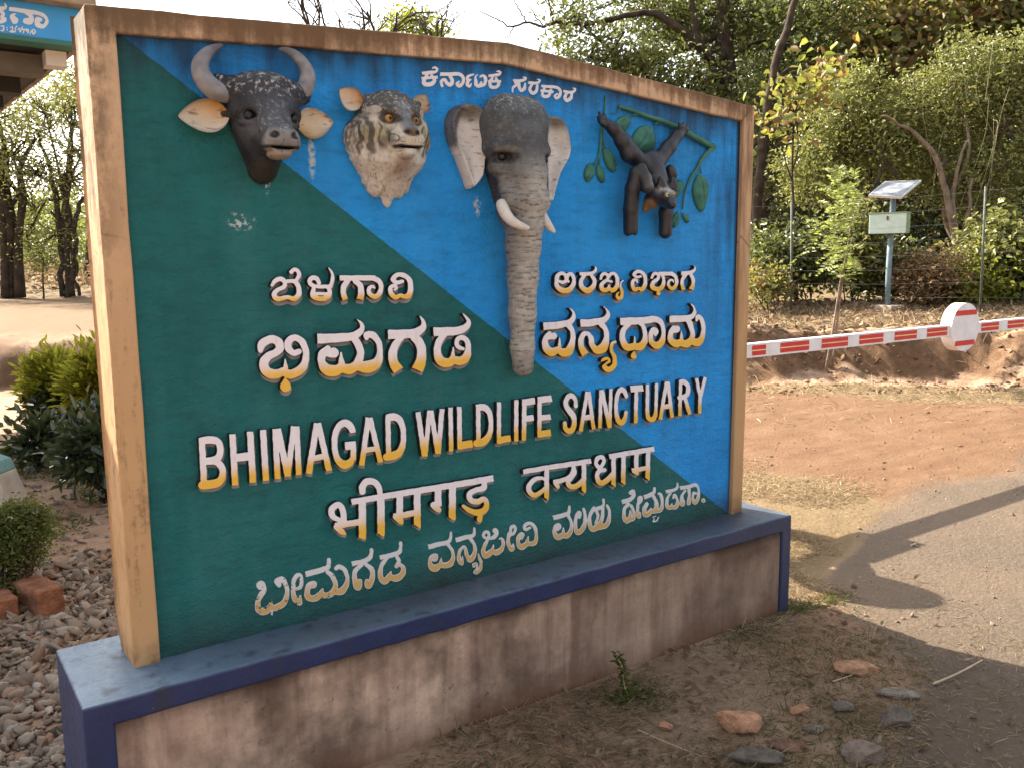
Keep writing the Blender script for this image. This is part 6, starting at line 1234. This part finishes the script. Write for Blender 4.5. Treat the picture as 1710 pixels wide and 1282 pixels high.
# ------------------------------------------------------------------ stones, gravel, litter and grass
def ico(sub=1):
    bm = bmesh.new(); bmesh.ops.create_icosphere(bm, subdivisions=sub, radius=1); V = np.array([v.co[:] for v in bm.verts]); Fq = np.array([[v.index for v in f.verts] for f in bm.faces]); bm.free(); return V, Fq
IV, IF = ico(2); IV1, IF1 = ico(1); IV3, IF3 = ico(4)
def rocks(P, sz, name, mat, flat=.6, cut_=True):
    VV, FF, nb_ = [], [], 0
    for k, (p, s_) in enumerate(zip(P, sz)):
        big_ = s_ > .02; v = (IV if big_ else IV1).copy(); fc = IF if big_ else IF1
        for _ in range(7):
            n_ = rng.normal(size=3); n_ /= np.linalg.norm(n_); h = rng.uniform(.34, .56); d = v@n_; v -= np.outer(np.maximum(d-h, 0), n_)
        a = rng.uniform(0, 6.28); v = v*np.array((rng.uniform(.8, 1.35), rng.uniform(.65, 1.), rng.uniform(.45, .75)))*s_; c_, q = math.cos(a), math.sin(a); v = v@np.array([[c_, q, 0], [-q, c_, 0], [0, 0, 1]]); tl = rng.normal(size=2)*.35
        v[:, 2] += v[:, 0]*tl[0]+v[:, 1]*tl[1]; VV.append(v+p); FF.append(fc+nb_); nb_ += len(v)
    return mesh(name, np.vstack(VV), np.vstack(FF), mat)
def mat_rock(name, cols):
    t = NT(name, .9, .15); g = t.n('NewGeometry'); c = t.ramp(g.outputs['Random Per Island'], *[(i/(len(cols)-1), q) for i, q in enumerate(cols)]); n = t.noise(g.outputs['Position'], 90, 5, .7); c = t.mix(t.mapr(n, .3, .7, .45, 0.), c, t.mix(.6, c, (.05, .035, .025))); t.base(c); t.bump(n, .5, .004); return t.m
M_GRAV = mat_rock('pebble', [(.15, .125, .10), (.25, .21, .17), (.20, .155, .115), (.30, .26, .21), (.12, .10, .082), (.24, .155, .105), (.36, .33, .29)])
P, sz = [], []
def inbox(): return rng.uniform(-1.5, .75), rng.uniform(.30, 2.75)
while len(P) < 9500:
    x, y = inbox()
    if -PL-.02 < x and y < PB+.03: continue
    if y > 2.1 and rng.random() < (y-2.1)*1.4: continue
    s_ = min(.05, rng.gamma(2.2, .0080)+.006); P.append((x, y, gz(x, y)+s_*.15+rng.random()*.010)); sz.append(s_)
g = rocks(P, sz, 'gravel', M_GRAV); tag(g, 'loose grey brown pebbles strewn behind the left end of the sign', 'gravel', None, 'stuff')
P, sz = [], []
for _ in range(2600):
    r_, d = rng.uniform(-4.2, -.9), rng.uniform(4.2, 9.5); x, y = rd2w(r_, d)
    if y < .5: continue
    s_ = rng.gamma(2.5, .006)+.006; P.append((x, y, gz(x, y)+s_*.2)); sz.append(s_)
g = rocks(P, sz, 'path_rubble', M_GRAV); tag(g, 'small stones scattered over the brown path at the left', 'rubble', None, 'stuff')
P, sz = [], []
for _ in range(3200):
    r_, d = rng.uniform(-.3, 6.5), rng.uniform(2.2, 12.6)**1.; x, y = rd2w(r_, d)
    if (y > -PF-.03 and y < PB+.05 and x < WB+PR+.03): continue
    s_ = rng.gamma(2., .0028)+.003; P.append((x, y, gz(x, y)+s_*.2)); sz.append(s_)
g = rocks(P, sz, 'road_grit', mat_rock('grit', [(.12, .08, .05), (.20, .145, .10), (.15, .095, .06), (.28, .22, .17)])); tag(g, 'fine grit scattered on the road and the verge', 'grit', None, 'stuff')
def stone(px, py, rx, ry, col, label, seed, flat=.8, sink=.38):
    r0 = np.random.default_rng(seed); b = gpt(px, py+ry*.6); dep = float((b-CAM)@fwd); s_ = dep/F_PX; v = IV3.copy()
    for _ in range(9):
        n_ = r0.normal(size=3); n_ /= np.linalg.norm(n_); h = r0.uniform(.42, .75); d = v@n_; v -= np.outer(np.maximum(d-h, 0)*.97, n_)
    v = v/np.abs(v).max(0); nz_ = (vnoise(v+seed, 3.1)-.5)*.16+(vnoise(v+seed, 8, 2)-.5)*.07; v = v*(1+nz_)[:, None]; X_ = rx*s_; Zh = ry*s_*flat*1.25
    w_ = v[:, :1]*rgt*X_+v[:, 1:2]*fwd*X_*.55+v[:, 2:]*up*Zh; w_ += b+up*Zh*(1-sink)
    o = mesh('stone', w_, IF3, simple('stone_%d' % seed, col, .9, .45, 26, 1., .15, 0, .012), None, True); tag(o, label, 'stone', 'stones on the verge in front of the plinth')
stone(1231, 1205, 41, 27, (.50, .27, .16), 'largest orange tan rock, rounded block on the verge', 1)
stone(1338, 1184, 21, 14, (.46, .25, .15), 'small orange rock right of the largest tan rock', 2)
stone(1432, 1112, 46, 11, (.44, .24, .14), 'long flat orange stone like a broken brick nearest the plinth corner', 3, .8)
stone(1432, 1250, 52, 35, (.22, .165, .13), 'broad brown grey slab half sunk near the bottom edge', 4, .5, .45)
stone(1258, 1258, 52, 24, (.15, .125, .10), 'dark grey slab at the bottom edge below the largest tan rock', 5, .5, .4)
stone(1495, 1192, 30, 30, (.17, .14, .115), 'upright dark grey stone beside the asphalt edge', 6, .7, .4)
stone(1405, 1180, 23, 15, (.18, .15, .12), 'dark grey stone between the small orange rock and the asphalt', 7, .7, .4)
stone(1110, 1212, 16, 10, (.40, .22, .14), 'little orange stone left of the largest tan rock', 8, .8, .4)
stone(1316, 1242, 36, 12, (.20, .11, .075), 'flat reddish stone between the two slabs', 9, .6, .5)
stone(1500, 1158, 40, 8, (.24, .20, .16), 'thin pale grey flat stone near the asphalt edge', 10, .7, .4)
stone(1360, 1214, 22, 12, (.16, .135, .11), 'small dark stone below the small orange rock', 11, .7, .4)
# dry grass and litter
STRAW = mat_leaf('dry_blade', [(.38, .285, .175), (.54, .43, .29), (.28, .20, .12), (.46, .37, .245)], .35, .8, .1, (.50, .37, .20)); GRASS = mat_leaf('green_blade', [(.05, .065, .02), (.085, .10, .03), (.13, .13, .045)], .35, .7, .2); LIT = mat_leaf('litter_leaf', [(.22, .15, .09), (.32, .245, .17), (.15, .09, .055), (.27, .195, .13)], .2, .8, .1, (.35, .22, .12))
def blades(name, P, L, W, mat, tilt, label, cat):
    n = len(P); D = rng.normal(size=(n, 3)); D[:, 2] = np.abs(D[:, 2])*tilt; V, Fq = leafmesh(P, D, L*rng.uniform(.4, 1.5, n), W*rng.uniform(.6, 1.3, n), .1, .12); tag(mesh(name, V, Fq, mat), label, cat, None, 'stuff')
def scatter(n, prob, xr, yr, patch=1.5, seed=0, lift=.004):
    x = rng.uniform(*xr, n*5); y = rng.uniform(*yr, n*5); p = np.clip(prob(x, y), 0, 1)*sst(n2(x, y, patch, seed), .32, .62); bad = (x > -PL-.02) & (x < WB+PR+.02) & (y > -PF-.01) & (y < PB+.02); k = (rng.random(n*5) < p) & ~bad; x, y = x[k][:n], y[k][:n]
    return np.column_stack([x, y, height(x, y)+lift])
verge = lambda x, y: sst(y, -1.9, -1.5)*(1-asphalt(x, y)*.93)*sst(x, .6, 1.0)
P = np.vstack([scatter(5500, verge, (.7, 3.6), (-1.75, -.15), 3.2, 21), scatter(16000, straw, (2.0, 5.2), (-.2, 3.2), 2.0, 22)])
blades('dry_grass', P, .055, .0024, STRAW, .22, 'matted dry straw on the verge and beyond the plinth', 'dry grass')
rdp = rng.uniform(0, 1, (16000, 2)); r_ = 1.2+rdp[:, 0]*8; d = 8.2+rdp[:, 1]*6.; xy = np.array([rd2w(a, b) for a, b in zip(r_, d)]); kp = rng.random(len(xy)) < np.clip(straw(xy[:, 0], xy[:, 1])+.08, 0, 1); xy = xy[kp]
P = np.column_stack([xy, height(xy[:, 0], xy[:, 1])+.004]); blades('bank_grass', P, .13, .006, STRAW, .5, 'dry grass along the cut bank and the fence', 'dry grass')
P = scatter(15000, lambda x, y: verge(x, y)*(.35+.65*n2(x, y, 4, 91)), (.6, 3.7), (-1.85, -.12), 1.1, 90, .006); blades('straw_bits', P, .026, .0022, STRAW, .12, 'short broken straw bits littering the verge', 'straw')
P, sz = [], []
for _ in range(900):
    r_, d = rng.uniform(1.5, 8.5), rng.uniform(10.3, 12.4); x, y = rd2w(r_, d); s_ = min(.05, rng.gamma(1.6, .013)+.006); P.append((x, y, gz(x, y)+s_*.1)); sz.append(s_)
tag(rocks(P, sz, 'earth_clods', mat_rock('clod', [(.10, .058, .032), (.16, .095, .055), (.20, .125, .072)])), 'clods of brown earth on the cut bank', 'earth clods', None, 'stuff')
r_ = rng.uniform(1.2, 9, 2600); d = rng.uniform(11.8, 15, 2600); xy = np.array([rd2w(a, b) for a, b in zip(r_, d)]); P = np.column_stack([xy, height(xy[:, 0], xy[:, 1])+.015]); blades('fallen_leaves', P, .11, .07, LIT, .15, 'fallen dry leaves along the forest edge', 'leaf litter')
P = scatter(700, verge, (.9, 3.6), (-1.7, -.15), 4, 33, .008); blades('verge_litter', P, .036, .020, LIT, .3, 'crumpled dry leaves on the verge', 'leaf litter')
P = np.vstack([scatter(3600, lambda x, y: verge(x, y)*.6, (.7, 3.4), (-1.7, -.15), 3.0, 44), scatter(1800, lambda x, y: sst(np.abs(x-2.95), .28, .1), (2.7, 3.3), (-.25, .9), 3, 45)])
blades('green_grass', P, .035, .0035, GRASS, .7, 'sparse short green grass on the verge', 'grass')
r_ = rng.uniform(-4.4, -1.5, 26000); d = rng.uniform(4.6, 10, 26000); xy = np.array([rd2w(a, b) for a, b in zip(r_, d)]); kp = (n2(xy[:, 0], xy[:, 1], 1.2, 50) > .60) & (xy[:, 1] > 1.2); xy = xy[kp]; P = np.column_stack([xy, height(xy[:, 0], xy[:, 1])]); blades('path_weeds', P, .04, .010, GRASS, .6, 'low green weeds in patches along the brown path', 'weeds')
# twigs and the little weed at the plinth
M_TWIG = simple('dry_twig', (.42, .33, .22), .8, .2, 30, .2)
for (p0, p1, p2, r_, lb) in (((1065, 1223), (1115, 1245), (1172, 1268), .0022, 'thin straw stalk lying on the bare soil at the bottom'), ((1390, 1142), (1425, 1130), (1462, 1112), .0026, 'straw stalk lying across the long orange stone'), ((1558, 1146), (1600, 1128), (1640, 1106), .0045, 'thick pale stick at the asphalt edge'), ((1225, 1098), (1234, 1060), (1246, 1030), .002, 'upright straw stalk leaning on the plinth')):
    q = [gpt(*p)+up*.012 for p in (p0, p1, p2)]
    if lb.startswith('upright'): q = [gpt(1226, 1100), ony(1234, 1062, -.20), ony(1246, 1030, -.185)]
    m = MB(); P = spline(q, 5); m.tube(P, np.linspace(r_, r_*.6, len(P)), 5); tag(m.build('twig', M_TWIG), lb, 'twig', 'dry stalks and sticks on the verge')
b = gpt(1052, 1172); dep = float((b-CAM)@fwd); wd = thing('weed', 'small green weed with an upright stem against the plinth', 'weed', tuple(b)); m = MB(); P = spline([b, atd(1042, 1140, dep), atd(1040, 1115, dep), atd(1030, 1096, dep)], 5); m.tube(P, .0025, 5); m.build('stem', M_TWIG, wd)
PW = np.vstack([P+rng.normal(size=P.shape)*.006 for _ in range(7)]+[b+rng.normal(size=(150, 3))*np.array((.05, .03, .02))+up*.02+rgt*rng.uniform(-.06, .05, (150, 1))]); leaves('foliage', PW, .022, .010, DARK if False else GRASS, wd, .3)
